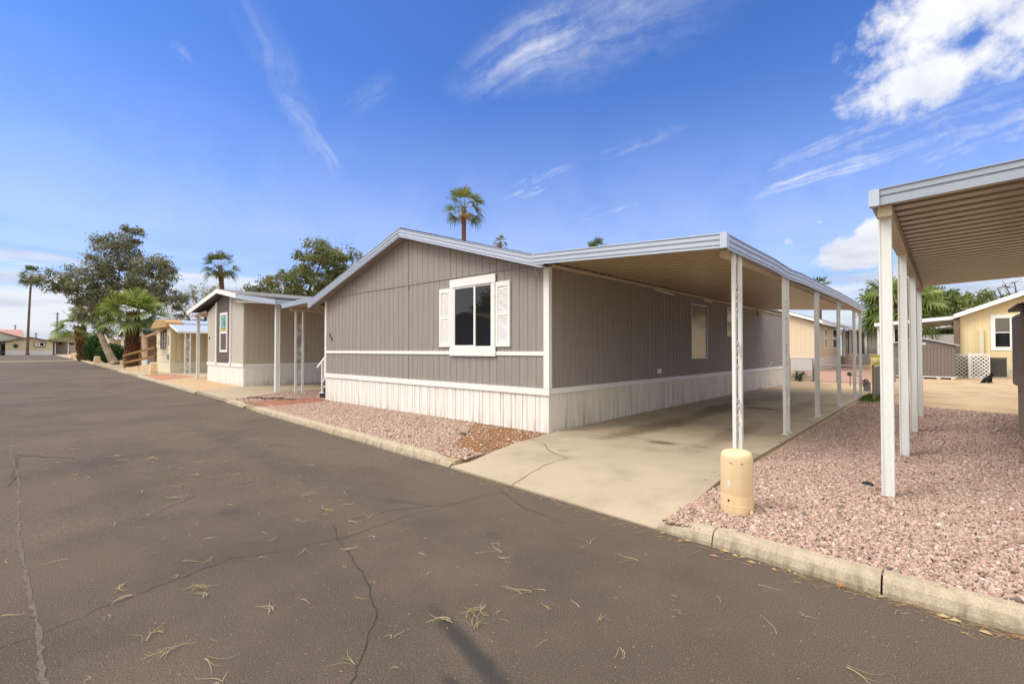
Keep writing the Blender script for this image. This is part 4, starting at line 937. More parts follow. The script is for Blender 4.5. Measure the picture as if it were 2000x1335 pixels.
mb = MB(); c = w.at(1.35, .03, 2.35); mb.lathe((0, 0, 0), [(0, 0), (.27, 0), (.27, .04), (0, .06)], 16); mb.v = [(c.x + z, c.y + x, c.z + y) for x, y, z in mb.v]
for k in range(12):
    a = k * math.pi / 6; rr = .55 if k % 2 else .44; mb.add([c + Vector((.01, r_ * math.cos(q), r_ * math.sin(q))) for r_, q in ((.25, a - .22), (.25, a + .22), (rr, a))] + [c + Vector((.04, r_ * math.cos(q), r_ * math.sin(q))) for r_, q in ((.25, a - .22), (.25, a + .22), (rr, a))], [(0, 1, 2), (5, 4, 3), (0, 3, 4, 1), (1, 4, 5, 2), (2, 5, 3, 0)])
mb.build('sun_ornament', black_pt, FH)
mb = MB()
for y in (9.1, 7.2): mb.box(FX - .4, FX - .28, y, y + .12, zg - .1, 3.05)
build_split(mb, 'porch_post', white_pt, FH)
def far_gable(label, x, y0, y1, zg, ze, zp, wm, rm, name='house', th=.16, dep=10, extra=True):
    h = thing(name, label, 'house', (x - dep / 2, (y0 + y1) / 2, zg)); yc = (y0 + y1) / 2
    MB().prism([(x, y0, zg - .2), (x, y1, zg - .2), (x, y1, ze), (x, yc, zp), (x, y0, ze)], (-dep, 0, 0)).build('wall', wm, h, recalc=True)
    s_ = (zp - ze) / (yc - y0); o = .5
    MB().prism([(x + .4, y0 - o, ze - o * s_ + .02), (x + .4, yc, zp + .02), (x + .4, y1 + o, ze - o * s_ + .02), (x + .4, y1 + o, ze - o * s_ + .02 + th), (x + .4, yc, zp + .02 + th), (x + .4, y0 - o, ze - o * s_ + .02 + th)], (-dep - .8, 0, 0)).build('roof', rm, h, recalc=True)
    return h
h = far_gable('tan gabled house with block base beyond the far corner', -139, 6.9, 11.6, .68, 3.75, 4.95, fartan, shingle_t)
mb = MB(); mb.box(-138.99, -138.9, 6.95, 11.55, .6, 2.55); mb.build('block_wall', farblock, h); MB().box(-138.98, -138.93, 8.0, 8.8, 2.75, 3.15).build('window', glass_m, h); MB().box(-138.98, -138.93, 9.9, 10.7, 2.75, 3.15).build('window', glass_m, h); MB().lathe((-138.95, 9.25, 4.4), [(0, 0), (.12, 0), (.12, .2), (0, .2)], 10).build('gable_vent', farwhite, h)
far_gable('pale green gabled house behind the yellow lap sided home', -142, -4.2, 3.4, .68, 3.9, 5.2, pale_green, deck_d)
h = thing('house', 'long pink tiled roof behind the pale green gable', 'house', (-155, -6, .68)); MB().box(-160, -150, -14, 2.6, .6, 4.3).build('wall', fartan, h); MB().prism([(-149.5, -15, 4.3), (-149.5, 3.4, 4.3), (-153, 3.2, 5.95), (-153, -15, 5.95)], (-3.5, 0, .3)).build('roof', farpink, h, recalc=True)
h = thing('house', 'grey walled house at the far left edge of the street', 'house', (-136, -5, .68)); MB().box(-141, -131.2, -9, -.1, .6, 3.1).build('wall', farblock, h); MB().prism([(-130.9, -9.3, 3.1), (-130.9, .2, 3.1), (-130.9, .2, 3.22), (-130.9, -9.3, 3.22)], (-10.5, 0, 0)).build('roof', white_pt, h, recalc=True); MB().box(-131.19, -131.1, -3.5, .0 - .2, 2.55, 2.95).build('window', glass_m, h)
# car by the far left house
car = thing('parked_car', 'dark blue car parked at the far left end of the street', 'car', (-128, -1.4, .66))
mb = MB(); mb.prism([(-128.9, -3.8, .95), (-128.9, -3.85, 1.45), (-128.9, -3.1, 1.55), (-128.9, -2.5, 2.05), (-128.9, -1.1, 2.08), (-128.9, -.35, 1.6), (-128.9, .42, 1.45), (-128.9, .48, .95)], (1.75, 0, 0)); mb.build('body', blue_d, car, recalc=True)
mb = MB(); mb.prism([(-127.14, -2.9, 1.58), (-127.14, -2.42, 1.98), (-127.14, -1.15, 2.0), (-127.14, -.55, 1.6)], (.01, 0, 0)); mb.build('window', glass_p, car)
for y in (-2.9, -.5):
    mb = MB(); mb.lathe((0, 0, 0), [(0, 0), (.32, 0), (.32, .2), (0, .2)], 18); mb.v = [(-127.3 + z, y + x, .98 + q) for x, q, z in mb.v]; wh = mb.build('wheel', rubber, car)
    mb = MB(); mb.lathe((0, 0, 0), [(0, 0), (.18, 0), (.18, .02), (0, .02)], 12); mb.v = [(-127.1 + z, y + x, .98 + q) for x, q, z in mb.v]; mb.build('rim', galv, wh)
for i, (x, y, zt, z0) in enumerate(((-205, 2.7, 9.1, .6), (-162, 9.3, 10.9, .6), (-190, 6.6, 6.5, .6))):
    p_ = thing('utility_pole', ('slim grey pole above the pink tiled roof', 'taller dark pole left of the small palm', 'short thin pole between the two taller poles')[i], 'pole', (x, y, z0)); MB().tube([(x, y, z0), (x, y, zt)], [.22, .16], 8).build('mast', steel_pole, p_)
    MB().beam((x, y - .5, zt - .4), (x, y + .5, zt - .4), .1, .1).build('crossarm', steel_pole, p_)
# pedestals and small things along the kerb
def pedestal(label, x, y, w_, h, m=bollard_m):
    z = lot_z(x); p_ = thing('utility_pedestal', label, 'pedestal', (x, y, z))
    mb = MB(); mb.prism([(x - w_ / 2, y - w_ / 2, z - .03), (x + w_ / 2, y - w_ / 2, z - .03), (x + w_ / 2, y + w_ / 2, z - .03), (x - w_ / 2, y + w_ / 2, z - .03)], (0, 0, h * .28)); mb.build('base', m, p_, recalc=True)
    t = .9; mb = MB(); a, b = w_ / 2 * .96, w_ / 2 * .80; zz = z + h * .25
    mb.add([(x - a, y - a, zz), (x + a, y - a, zz), (x + a, y + a, zz), (x - a, y + a, zz), (x - b, y - b, z + h * .94), (x + b, y - b, z + h * .94), (x + b, y + b, z + h * .94), (x - b, y + b, z + h * .94), (x - b * .7, y - b * .7, z + h), (x + b * .7, y - b * .7, z + h), (x + b * .7, y + b * .7, z + h), (x - b * .7, y + b * .7, z + h)],
           [(0, 1, 5, 4), (1, 2, 6, 5), (2, 3, 7, 6), (3, 0, 4, 7), (4, 5, 9, 8), (5, 6, 10, 9), (6, 7, 11, 10), (7, 4, 8, 11), (8, 9, 10, 11)]); mb.build('cover', m, p_)
pedestal('tan tapered pedestal on the drive in front of the cream single wide', -33.6, 5.95, .36, .72)
pedestal('small tan pedestal between the kerb and the bushes', -60.1, 6.25, .5, .68)
pedestal('small tan pedestal beyond the small fan palm', -82, 6.75, .5, .9); pedestal('low tan pedestal farthest down the kerb', -86, 6.6, .8, .7)
st = thing('white_planter', 'white planter with a dark plant beside the small fan palm', 'planter', (-77.5, 6.6, .4)); MB().lathe((-77.5, 6.6, .38), [(0, 0), (.25, 0), (.32, .3), (.36, .75), (.30, .75), (0, .7)], 14).build('pot', farwhite, st)

# ------------------------------------------------------------------ behind the drive: beige home, grey home, fences, meters
H6 = thing('mobile_home', 'warm tan mobile home with tall narrow windows behind the chain link fence', 'mobile home', (-11, 48, .1))
wf6, ws6 = Wall((-14.5, 40), (-6.9, 40)), Wall((-6.9, 40), (-6.9, 50.2)); gz = 5.05
def g6(a): return 3.5 + (5.0 - 3.5) * (1 - abs(a - 3.8) / 3.8)
mb = MB(); wf6.siding(mb, 1.05, g6, .3, brk=(3.8,)); ws6.siding(mb, 1.05, 3.55, .3); Wall((-6.9, 50.2), (-10, 50.2)).siding(mb, .5, 3.5, .3); Wall((-8.3, 50.3), (-8.3, 58)).siding(mb, 1.0, 3.5, .3); mb.build('wall', tan_s, H6)
mb = MB(); wf6.box(mb, .02, wf6.L - .02, -.01, .03, -.1, 1.05); ws6.box(mb, .03, ws6.L, -.01, .03, -.1, 1.06); mb.build('skirting', farwhite, H6)
mb = MB(); roof2(mb, [(-15, 3.62), (-10.7, 5.18), (-6.5, 3.68)], 39.6, 66, .06); mb.build('roof', shingle, H6, recalc=True)
mb = MB(); mb.sweep([(-15, 39.6, 3.40), (-10.7, 39.6, 4.96), (-6.5, 39.6, 3.48), (-6.45, 66, 3.48)], [(0, 0), (.03, 0), (.03, .2), (0, .2)]); mb.build('fascia', white_pt, H6)
for q0_, q1_, z0, z1 in ((2.9, 3.8, 1.65, 3.35), (6.35, 8.6, 1.70, 3.38)): window(H6, ws6, q0_, q1_, z0, z1, fw=.13, panes=(glass_m, glass_m))
window(H6, Wall((-8.3, 50.3), (-8.3, 58)), 2.2, 3.2, 1.75, 3.4, fw=.13, panes=(glass_m, glass_m)); window(H6, Wall((-8.3, 50.3), (-8.3, 58)), 4.4, 6.4, 1.75, 3.2, fw=.13, panes=(glass_p, glass_m))
mb = MB(); mb.box(-8.25, -6.6, 50.4, 58, .25, 1.0); mb.build('porch_skirt', deck_m, H6)
mb = MB()
for y in (50.5, 54.2, 58): mb.box(-6.75, -6.6, y, y + .14, 1.0, 3.48)
build_split(mb, 'porch_post', white_pt, H6)
H7 = thing('mobile_home', 'grey home with white posts and white base behind the yellow meter box', 'mobile home', (-4, 74, .1))
w7 = Wall((-9.2, 68), (.5, 68)); mb = MB(); w7.siding(mb, 1.1, 3.75, .4, gw=.03); mb.box(-9.2, .5, 68.05, 80, .1, 3.7); mb.build('wall', grey_s, H7)
mb = MB(); w7.box(mb, 0, w7.L, .002, .05, -.1, 1.15); mb.build('skirting', farwhite, H7)
mb = MB(); w7.box(mb, .6, 2.2, .003, .03, 1.15, 3.7); mb.build('accent_panel', darkacc, H7)
mb = MB()
for a in (2.2, 3.9, 4.9, 6.6): w7.box(mb, a, a + .25, .031, .12, 1.15, 3.75)
build_split(mb, 'corner_trim', white_pt, H7)
mb = MB(); mb.prism([(-10, 67.2, 3.75), (-4.3, 67.2, 4.1), (1, 67.2, 3.75), (1, 67.2, 3.95), (-4.3, 67.2, 4.32), (-10, 67.2, 3.95)], (0, 13, 0)); mb.build('roof', alum, H7, recalc=True)
RH = thing('house', 'house with bright red roof behind the grey home', 'house', (-6, 100, .1)); MB().box(-12, -1, 96, 106, 0, 4.2).build('wall', fartan, RH); MB().prism([(-13.5, 95, 4.2), (-1, 95, 4.2), (-2.5, 95, 6.9), (-6, 95, 6.2)], (0, 11, 0)).build('roof', red_roof, RH, recalc=True)
# chain link fence
wire = mat('fence_wire', (.25, .24, .22), .5, .1, metal=.5)
def chain(name, label, P, h, posts, zb=.09, sp=.075, rails=True, hs=None):
    F = thing(name, label, 'fence', (P[0][0], P[0][1], zb))
    A, B = Vector((*P[0], 0)), Vector((*P[1], 0)); L_ = (B - A).length; d = (B - A).normalized()
    for t in posts:
        p_ = A + d * L_ * t; MB().lathe((p_.x, p_.y, zb - .05), [(.032, 0), (.032, h + .08), (.04, h + .09), (.03, h + .14), (0.0, h + .155)], 10).build('post', galv, F)
    MB().tube([A + Vector((0, 0, zb + h)), B + Vector((0, 0, zb + h))], .022, 8).build('top_rail', galv, F)
    mb = MB(); k = int((L_ + h) / sp)
    for i in range(-int(h / sp), k):
        for sgn in (1, -1):
            s0 = i * sp if sgn == 1 else i * sp + h; s1 = s0 + sgn * h; z0, z1 = 0, h
            lo, hi = min(s0, s1), max(s0, s1)
            if hi <= 0 or lo >= L_: continue
            def clip(s_, z_): return s_, z_
            q0_, q1_ = (s0, 0.0), (s1, h)
            def cl(a_, b_):
                if a_[0] < 0: t = -a_[0] / (b_[0] - a_[0]); return (0, a_[1] + (b_[1] - a_[1]) * t)
                if a_[0] > L_: t = (L_ - a_[0]) / (b_[0] - a_[0]); return (L_, a_[1] + (b_[1] - a_[1]) * t)
                return a_
            a_, b_ = cl(q0_, q1_), cl(q1_, q0_)
            mb.tube([A + d * a_[0] + Vector((0, 0, zb + .02 + a_[1])), A + d * b_[0] + Vector((0, 0, zb + .02 + b_[1]))], .0028, 3, cap=False)
    mb.build('wire_mesh', wire, F); return F
chain('chain_link_fence', 'low chain link fence crossing behind the end of the concrete drive', ((-4.70, 26.5), (-2.2, 26.9)), .78, (.02, .36))
chain('chain_link_fence', 'grey chain link fence running back beside the yellow meter box', ((-1.62, 17.7), (-1.75, 25.6)), .98, (0, .34, .68, 1), sp=.06)
chain('chain_link_fence', 'last section of chain link fence in front of the brown shed', ((-1.8, 28.4), (-1.3, 28.6)), 1.05, (0,), sp=.08)
GT = thing('chain_link_gate', 'chain link gate with diagonal cream slats behind the house corner', 'gate', (-5.2, 26.5, .09))
mb = MB()
for x in (-5.72, -4.74): mb.tube([(x, 26.5, .05), (x, 26.5, 1.22)], .028, 8)
for z in (.16, 1.2): mb.tube([(-5.72, 26.5, z), (-4.74, 26.5, z)], .024, 8)
mb.tube([(-4.68, 26.42, .05), (-4.62, 26.42, 1.2)], .05, 8); build_split(mb, 'frame', galv, GT)
mb = MB()
for i in range(-10, 11):
    s0 = i * .1; x0_, x1_ = max(-5.7, -5.7 + s0), min(-4.76, -5.7 + s0 + 1.02)
    if x1_ - x0_ < .05: continue
    mb.beam((x0_, 26.5, .18 + (x0_ - (-5.7 + s0))), (x1_, 26.5, .18 + (x1_ - (-5.7 + s0))), .035, .008, (0, 1, 0))
mb.build('slats', grey_meter, GT)
for i, (x, y) in enumerate(((-5.55, 26.2), (-4.95, 26.2))):
    b_ = thing('planter_box', ('grey block planter by the house corner', 'grey block planter against the gate post')[i], 'planter', (x, y, .09))
    mb = MB(); mb.box(x - .16, x + .16, y - .12, y + .12, .08, .34); mb.box(x - .18, x + .18, y - .14, y + .14, .341, .38); mb.build('box', farblock, b_)
YB = thing('meter_pedestal', 'yellow green electric meter pedestal standing behind the chain link fence', 'meter box', (-2.26, 25.9, .09))
MB().box(-2.46, -2.07, 25.8, 26.1, .85, 1.36).box(-2.44, -2.09, 25.82, 26.08, .0, .845).box(-2.48, -2.05, 25.76, 26.12, 1.361, 1.39).build('cabinet', green_y, YB)
mb = MB(); mb.lathe((0, 0, 0), [(0, 0), (.11, 0), (.11, .05), (.085, .10), (0, .11)], 16); mb.v = [(-2.29 + x, 25.8 - z, 1.14 + q) for x, q, z in mb.v]; mb.build('meter', glass_p, YB)
GM = thing('gas_meter', 'grey gas meter hung on the fence post', 'gas meter', (-1.75, 17.9, .09))
MB().box(-1.86, -1.70, 17.66, 17.84, .36, .62).build('case', grey_meter, GM); mb = MB(); mb.lathe((0, 0, 0), [(0, 0), (.075, 0), (.075, .06), (0, .08)], 14); mb.v = [(-1.79 + x, 17.65 - z, .66 + q) for x, q, z in mb.v]; mb.build('dial', galv, GM)
GP = thing('gas_pipe', 'rusty bent riser pipe with dark valve behind the last carport post', 'pipe', (-2.6, 24, .09))
mb = MB(); mb.tube([(-3.0, 24.2, .05), (-3.0, 24.2, .52), (-2.62, 24.2, .52), (-2.55, 24.2, .05)], .02, 6); mb.build('pipe', rust_m, GP); MB().lathe((-3.02, 24.2, .52), [(0, 0), (.06, .0), (.09, .06), (.06, .14), (0, .15)], 12).build('valve', black_pt, GP)
# vinyl shed on blocks
SH = thing('garden_shed', 'brown vinyl garden shed on timber blocks behind the carport posts', 'shed', (-1.1, 34.6, .1))
w = Wall((-2.66, 33), (.34, 33)); gs = lambda a: 1.78 + .42 * (1 - abs(a - 1.6) / 1.6)
mb = MB(); w.siding(mb, .22, lambda a: min(1.76, gs(a)), .135, gw=.03, gd=.018); w.siding(mb, 1.762, lambda a: max(1.763, gs(a)), 5, brk=(1.6,), o=.008); Wall((.34, 33), (.34, 35.6)).siding(mb, .22, 1.78, .135, gw=.03, gd=.018); Wall((-2.66, 35.6), (-2.66, 33)).siding(mb, .22, 1.78, .135, gw=.03, gd=.018); mb.build('wall', shed_m, SH)
mb = MB(); mb.prism([(-2.78, 32.85, 1.78), (-1.06, 32.85, 2.22), (.50, 32.85, 1.80), (.50, 32.85, 1.85), (-1.06, 32.85, 2.285), (-2.78, 32.85, 1.83)], (0, 2.9, 0)); mb.build('roof', alum, SH, recalc=True)
mb = MB(); w.box(mb, -.02, w.L + .02, -.01, .03, .17, .225); mb.build('sill', farwhite, SH)
mb = MB(); w.box(mb, 1.5, 1.85, .009, .02, 1.88, 1.98); mb.build('name_plate', farwhite, SH)
for x in (-2.4, -1.75, -1.05, -.4, .15): MB().box(x, x + .14, 32.96, 35.5, .0, .168).build('block', ledger_m, SH)
# yellow home at the right, with its lattice, condenser and awning
H5 = thing('mobile_home', 'yellow mobile home with white trimmed window at the back right', 'mobile home', (4, 42, .1))
w = Wall((.58, 37), (6.6, 37)); g5 = lambda a: 3.5 + .98 * a / 2.45 if a < 2.45 else 4.48 - .3 * (a - 2.45)
mb = MB(); w.siding(mb, .86, g5, .3, brk=(2.45,)); w.box(mb, .02, 2.4, .0, .012, 3.93, 3.95); Wall((.58, 52), (.58, 37)).siding(mb, .86, 3.5, .3); mb.build('wall', yellow_s, H5)
mb = MB(); w.box(mb, .0, w.L, .002, .014, -.05, .88); mb.build('skirting', cream, H5)
mb = MB(); mb.prism([(.2, 36.2, .08), (1.5, 36.2, .08), (1.5, 36.2, 1.22), (.2, 36.2, 1.22)], (0, .7, 0)); mb.build('lattice_shade_fill', deck_d, H5, recalc=True)  # added dark box, stands in for the shaded gap behind the lattice
mb = MB(); roof2(mb, [(.30, 3.55), (3.05, 4.70), (7, 3.6)], 36.6, 52, .06); mb.build('roof', shingle, H5, recalc=True)
mb = MB(); mb.sweep([(.30, 36.6, 3.37), (3.05, 36.6, 4.50), (7, 36.6, 3.4)], [(0, 0), (.04, 0), (.04, .24), (0, .24)]); mb.build('fascia', white_pt, H5)
window(H5, w, 1.92 - .58, 2.55 - .58 + .02, 1.72, 3.38, fw=.05, trim=.13, panes=(glass_m, glass_g))
window(H5, w, 2.95 - .58, 3.6 - .58, 1.9, 4.0, fw=.05, trim=.12, panes=(glass_m, glass_m))
mb = MB(); w.box(mb, 2.66 - .58, 2.80 - .58, .004, .10, 1.10, 1.38); mb.tube([w.at(2.70 - .58, .05, 1.1), w.at(2.70 - .58, .06, .6), w.at(2.5 - .58, .2, .42)], .018, 6); mb.tube([w.at(2.77 - .58, .05, 1.1), w.at(2.77 - .58, .06, .85)], .015, 6); mb.build('disconnect_box', grey_meter, H5)
mb = MB(); w.box(mb, .75, .93, .015, .16, 1.35, 2.75); mb.build('downspout', cream, H5)
A6 = thing('awning', 'dark underside awning left of the yellow home with a weathered corner post', 'awning', (-1.2, 40, .1))
mb = MB(); pans(mb, -3.3, .28, 3.10, 3.34, 37.0, 46, .35, .06); mb.build('roof_panel', alum_pan2, A6)
mb = MB(); mb.sweep([(-3.3, 36.95, 3.06), (.29, 36.95, 3.34)], [(0, 0), (.03, 0), (.03, .2), (0, .2)]); mb.build('fascia', white_pt, A6)
MB().box(.30, .52, 36.7, 36.9, .05, 3.3).build('post', grey_wood, A6)
for x in (-3.15, -2.75, -2.4): square_post(A6, x, 37.4, .1, 3.1, .1)
LT = thing('lattice_screen', 'white diagonal lattice screen in front of the yellow home', 'lattice', (.95, 35.3, .1))
mb = MB()
for x0_, x1_, y_ in ((.38, .86, 35.5), (.93, 1.62, 35.2)):
    W_ = x1_ - x0_; hh = 1.18
    for i in range(-14, 20):
        for sg in (1, -1):
            s0 = i * .19; pts = []
            xa, xb = s0, s0 + hh
            lo, hi = max(0, xa), min(W_, xb)
            if hi - lo < .02: continue
            za, zb_ = (lo - xa), (hi - xa)
            if sg < 0: za, zb_ = hh - za, hh - zb_
            mb.beam((x0_ + lo, y_ + .004 * sg, .16 + za), (x0_ + hi, y_ + .004 * sg, .16 + zb_), .045, .007, (0, 1, 0))
mb.build('slats', white_pt, LT)
mb = MB()
for x0_, x1_, y_ in ((.38, .86, 35.5), (.93, 1.62, 35.2)):
    for z in (.13, 1.36): mb.box(x0_, x1_, y_ - .02, y_ + .02, z - .03, z + .03)
mb.box(.84, .95, 35.15, 35.6, .06, 1.42); mb.box(.34, .38, 35.47, 35.53, .06, 1.39); mb.box(1.62, 1.66, 35.17, 35.23, .06, 1.39); build_split(mb, 'frame', white_pt, LT)
AC = thing('air_conditioner', 'charcoal air conditioner condenser on a pad beside the yellow home', 'air conditioner', (1.92, 35.9, .1))
MB().box(1.45, 2.45, 35.4, 36.5, .06, .17).build('pad', farblock, AC)
mb = MB(); pr = []
for cx_, cy_, a_ in ((1.62, 35.62, 180), (2.22, 35.62, 270), (2.22, 36.22, 0), (1.62, 36.22, 90)):
    for t in range(5): an = R(a_ + t * 22.5); pr.append((cx_ + .08 * math.cos(an), cy_ + .08 * math.sin(an), .20))
mb.prism(pr, (0, 0, .92)); ac_b = mb.build('cabinet', ac_m, AC, recalc=True)
mb = MB()
for i in range(18): mb.box(1.56, 2.28, 35.525, 35.538, .27 + i * .045, .285 + i * .045); mb.box(1.525, 1.538, 35.6, 36.24, .27 + i * .045, .285 + i * .045)
mb.build('grille', ac_m, AC)
MB().prism([(p[0] * 1.03 - .03 * 1.92, p[1] * 1.03 - .03 * 35.92, 1.121) for p in pr], (0, 0, .07)).build('lid', ac_m, AC, recalc=True)
MB().box(2.0, 2.2, 35.50, 35.53, 1.13, 1.16).build('badge', galv, AC)
h = thing('house', 'grey building with white roof edges seen under the far awning', 'house', (0, 62, .1)); MB().box(-4, 3, 58, 64, 0, 3.0).build('wall', grey_s, h); MB().prism([(-4.5, 57.6, 2.95), (1.5, 57.6, 3.9), (1.5, 57.6, 4.1), (-4.5, 57.6, 3.15)], (0, 7, 0)).build('roof', white_pt, h, recalc=True)
far_y = thing('house', 'tan house with faded red roof behind the awning', 'house', (0, 78, .1)); MB().box(-3, 3.5, 75, 82, 0, 4.4).build('wall', fartan, far_y); MB().prism([(-3.5, 74.5, 4.4), (4, 74.5, 4.4), (3, 76.5, 5.4), (-2.5, 76.5, 5.4)], (0, 2, .2)).build('roof', farpink, far_y, recalc=True)

# ------------------------------------------------------------------ black cat sitting on the dirt (side view, head to the right)
def skin_mesh(name, nodes, edges, m, parent=None, sub=1):
    me = bpy.data.meshes.new(name); me.from_pydata([n_[0] for n_ in nodes], edges, []); o = bpy.data.objects.new(name, me); COL.objects.link(o)
    md = o.modifiers.new('skin', 'SKIN'); me.skin_vertices.new() if not me.skin_vertices else None
    for i, n_ in enumerate(nodes): me.skin_vertices[0].data[i].radius = (n_[1], n_[1] * (n_[2] if len(n_) > 2 else 1))
    me.skin_vertices[0].data[0].use_root = True
    o.modifiers.new('sub', 'SUBSURF').levels = sub; o.modifiers['sub'].render_levels = sub
    bpy.context.view_layer.update(); ev = o.evaluated_get(bpy.context.evaluated_depsgraph_get()); m2 = bpy.data.meshes.new_from_object(ev)
    bpy.data.objects.remove(o); o = bpy.data.objects.new(name, m2); COL.objects.link(o); m2.materials.clear(); m2.materials.append(m); m2.polygons.foreach_set('use_smooth', [True] * len(m2.polygons))
    if parent: o.parent = parent
    return o
CT = thing('cat', 'black cat sitting on the sandy dirt facing right', 'cat', (1.29, 30.6, .095))
nd = [((0, 0, .12), .105), ((.06, 0, .19), .095), ((.13, 0, .24), .075), ((.17, 0, .30), .052), ((.19, 0, .36), .058), ((.245, 0, .355), .036), ((.275, 0, .345), .022),
      ((.175, .035, .40), .020), ((.172, .045, .435), .006), ((.175, -.035, .40), .020), ((.172, -.045, .435), .006),
      ((.15, .045, .16), .034), ((.16, .045, .07), .024), ((.165, .045, .018), .020), ((.205, .045, .014), .016), ((.15, -.045, .16), .034), ((.16, -.045, .07), .024), ((.165, -.045, .018), .020), ((.205, -.045, .014), .016),
      ((.0, .085, .10), .065), ((.06, .095, .06), .042), ((.0, .09, .022), .022), ((.09, .09, .018), .018), ((.0, -.085, .10), .065), ((.06, -.095, .06), .042), ((.0, -.09, .022), .022), ((.09, -.09, .018), .018),
      ((-.09, 0, .05), .035), ((-.17, -.03, .02), .022), ((-.20, -.12, .018), .018), ((-.13, -.19, .018), .014)]
ed = [(0, 1), (1, 2), (2, 3), (3, 4), (4, 5), (5, 6), (4, 7), (7, 8), (4, 9), (9, 10), (2, 11), (11, 12), (12, 13), (13, 14), (2, 15), (15, 16), (16, 17), (17, 18), (0, 19), (19, 20), (20, 21), (21, 22), (0, 23), (23, 24), (24, 25), (25, 26), (0, 27), (27, 28), (28, 29), (29, 30)]
skin_mesh('body', nd, ed, cat_m, CT)
CT.rotation_euler = (0, 0, R(30)); CT.scale = (1.22, 1.15, 1.04)

# ------------------------------------------------------------------ plants
def fan(mb, base, ang, elev, pet, r, droop=.5, nl=20, w=.040, petw=.018):
    """one fan-palm frond: bent petiole and a stiff pleated fan whose leaflets split and hang at the tips"""
    d = Vector((math.cos(ang) * math.cos(elev), math.sin(ang) * math.cos(elev), math.sin(elev))); up = Vector((0, 0, 1))
    mid = base + d * pet * .55; e = base + d * pet + Vector((0, 0, -pet * .10 * (1 + droop) * math.cos(elev)))
    mb.tube([base, mid, e], [petw, petw * .8, petw * .6], 4, cap=False)
    f = (e - mid).normalized(); sd = f.cross(up)
    if sd.length < .05: sd = Vector((1, 0, 0))
    sd.normalize(); nn = sd.cross(f).normalized()
    tilt = rnd.uniform(-.7, .7); sd2 = (sd * math.cos(tilt) + nn * math.sin(tilt)).normalized(); nn = sd2.cross(f).normalized()
    t0 = mb.ct; f = (f - up * .12 * droop).normalized()
    for i in range(nl):
        a = (i / (nl - 1) - .5) * R(205) + rnd.uniform(-.05, .05); L = r * (.70 + .32 * math.cos(a * .75)) * rnd.uniform(.86, 1.1)
        q = f * math.cos(a) + sd2 * math.sin(a); q.normalize(); lift = nn * (.14 * L * abs(math.sin(a)))
        side = q.cross(nn).normalized(); ww = w * L; dr = droop * rnd.uniform(.5, 1.5)
        p1 = e + q * L * .5 + lift * .6 + nn * (.018 if i % 2 else -.018); p2 = e + q * L * .78 + lift - up * dr * L * .07; p3 = e + q * L * (1 - .10 * dr) + lift - up * dr * L * .30
        mb.ct = min(1, max(0, t0 + rnd.uniform(-.22, .22)))
        mb.add([e - side * ww * .3, e + side * ww * .3, p1 + side * ww * 1.15, p1 - side * ww * 1.15, p2 + side * ww * .6, p2 - side * ww * .6, p3], [(0, 1, 2, 3), (3, 2, 4, 5), (5, 4, 6)])
    mb.ct = t0
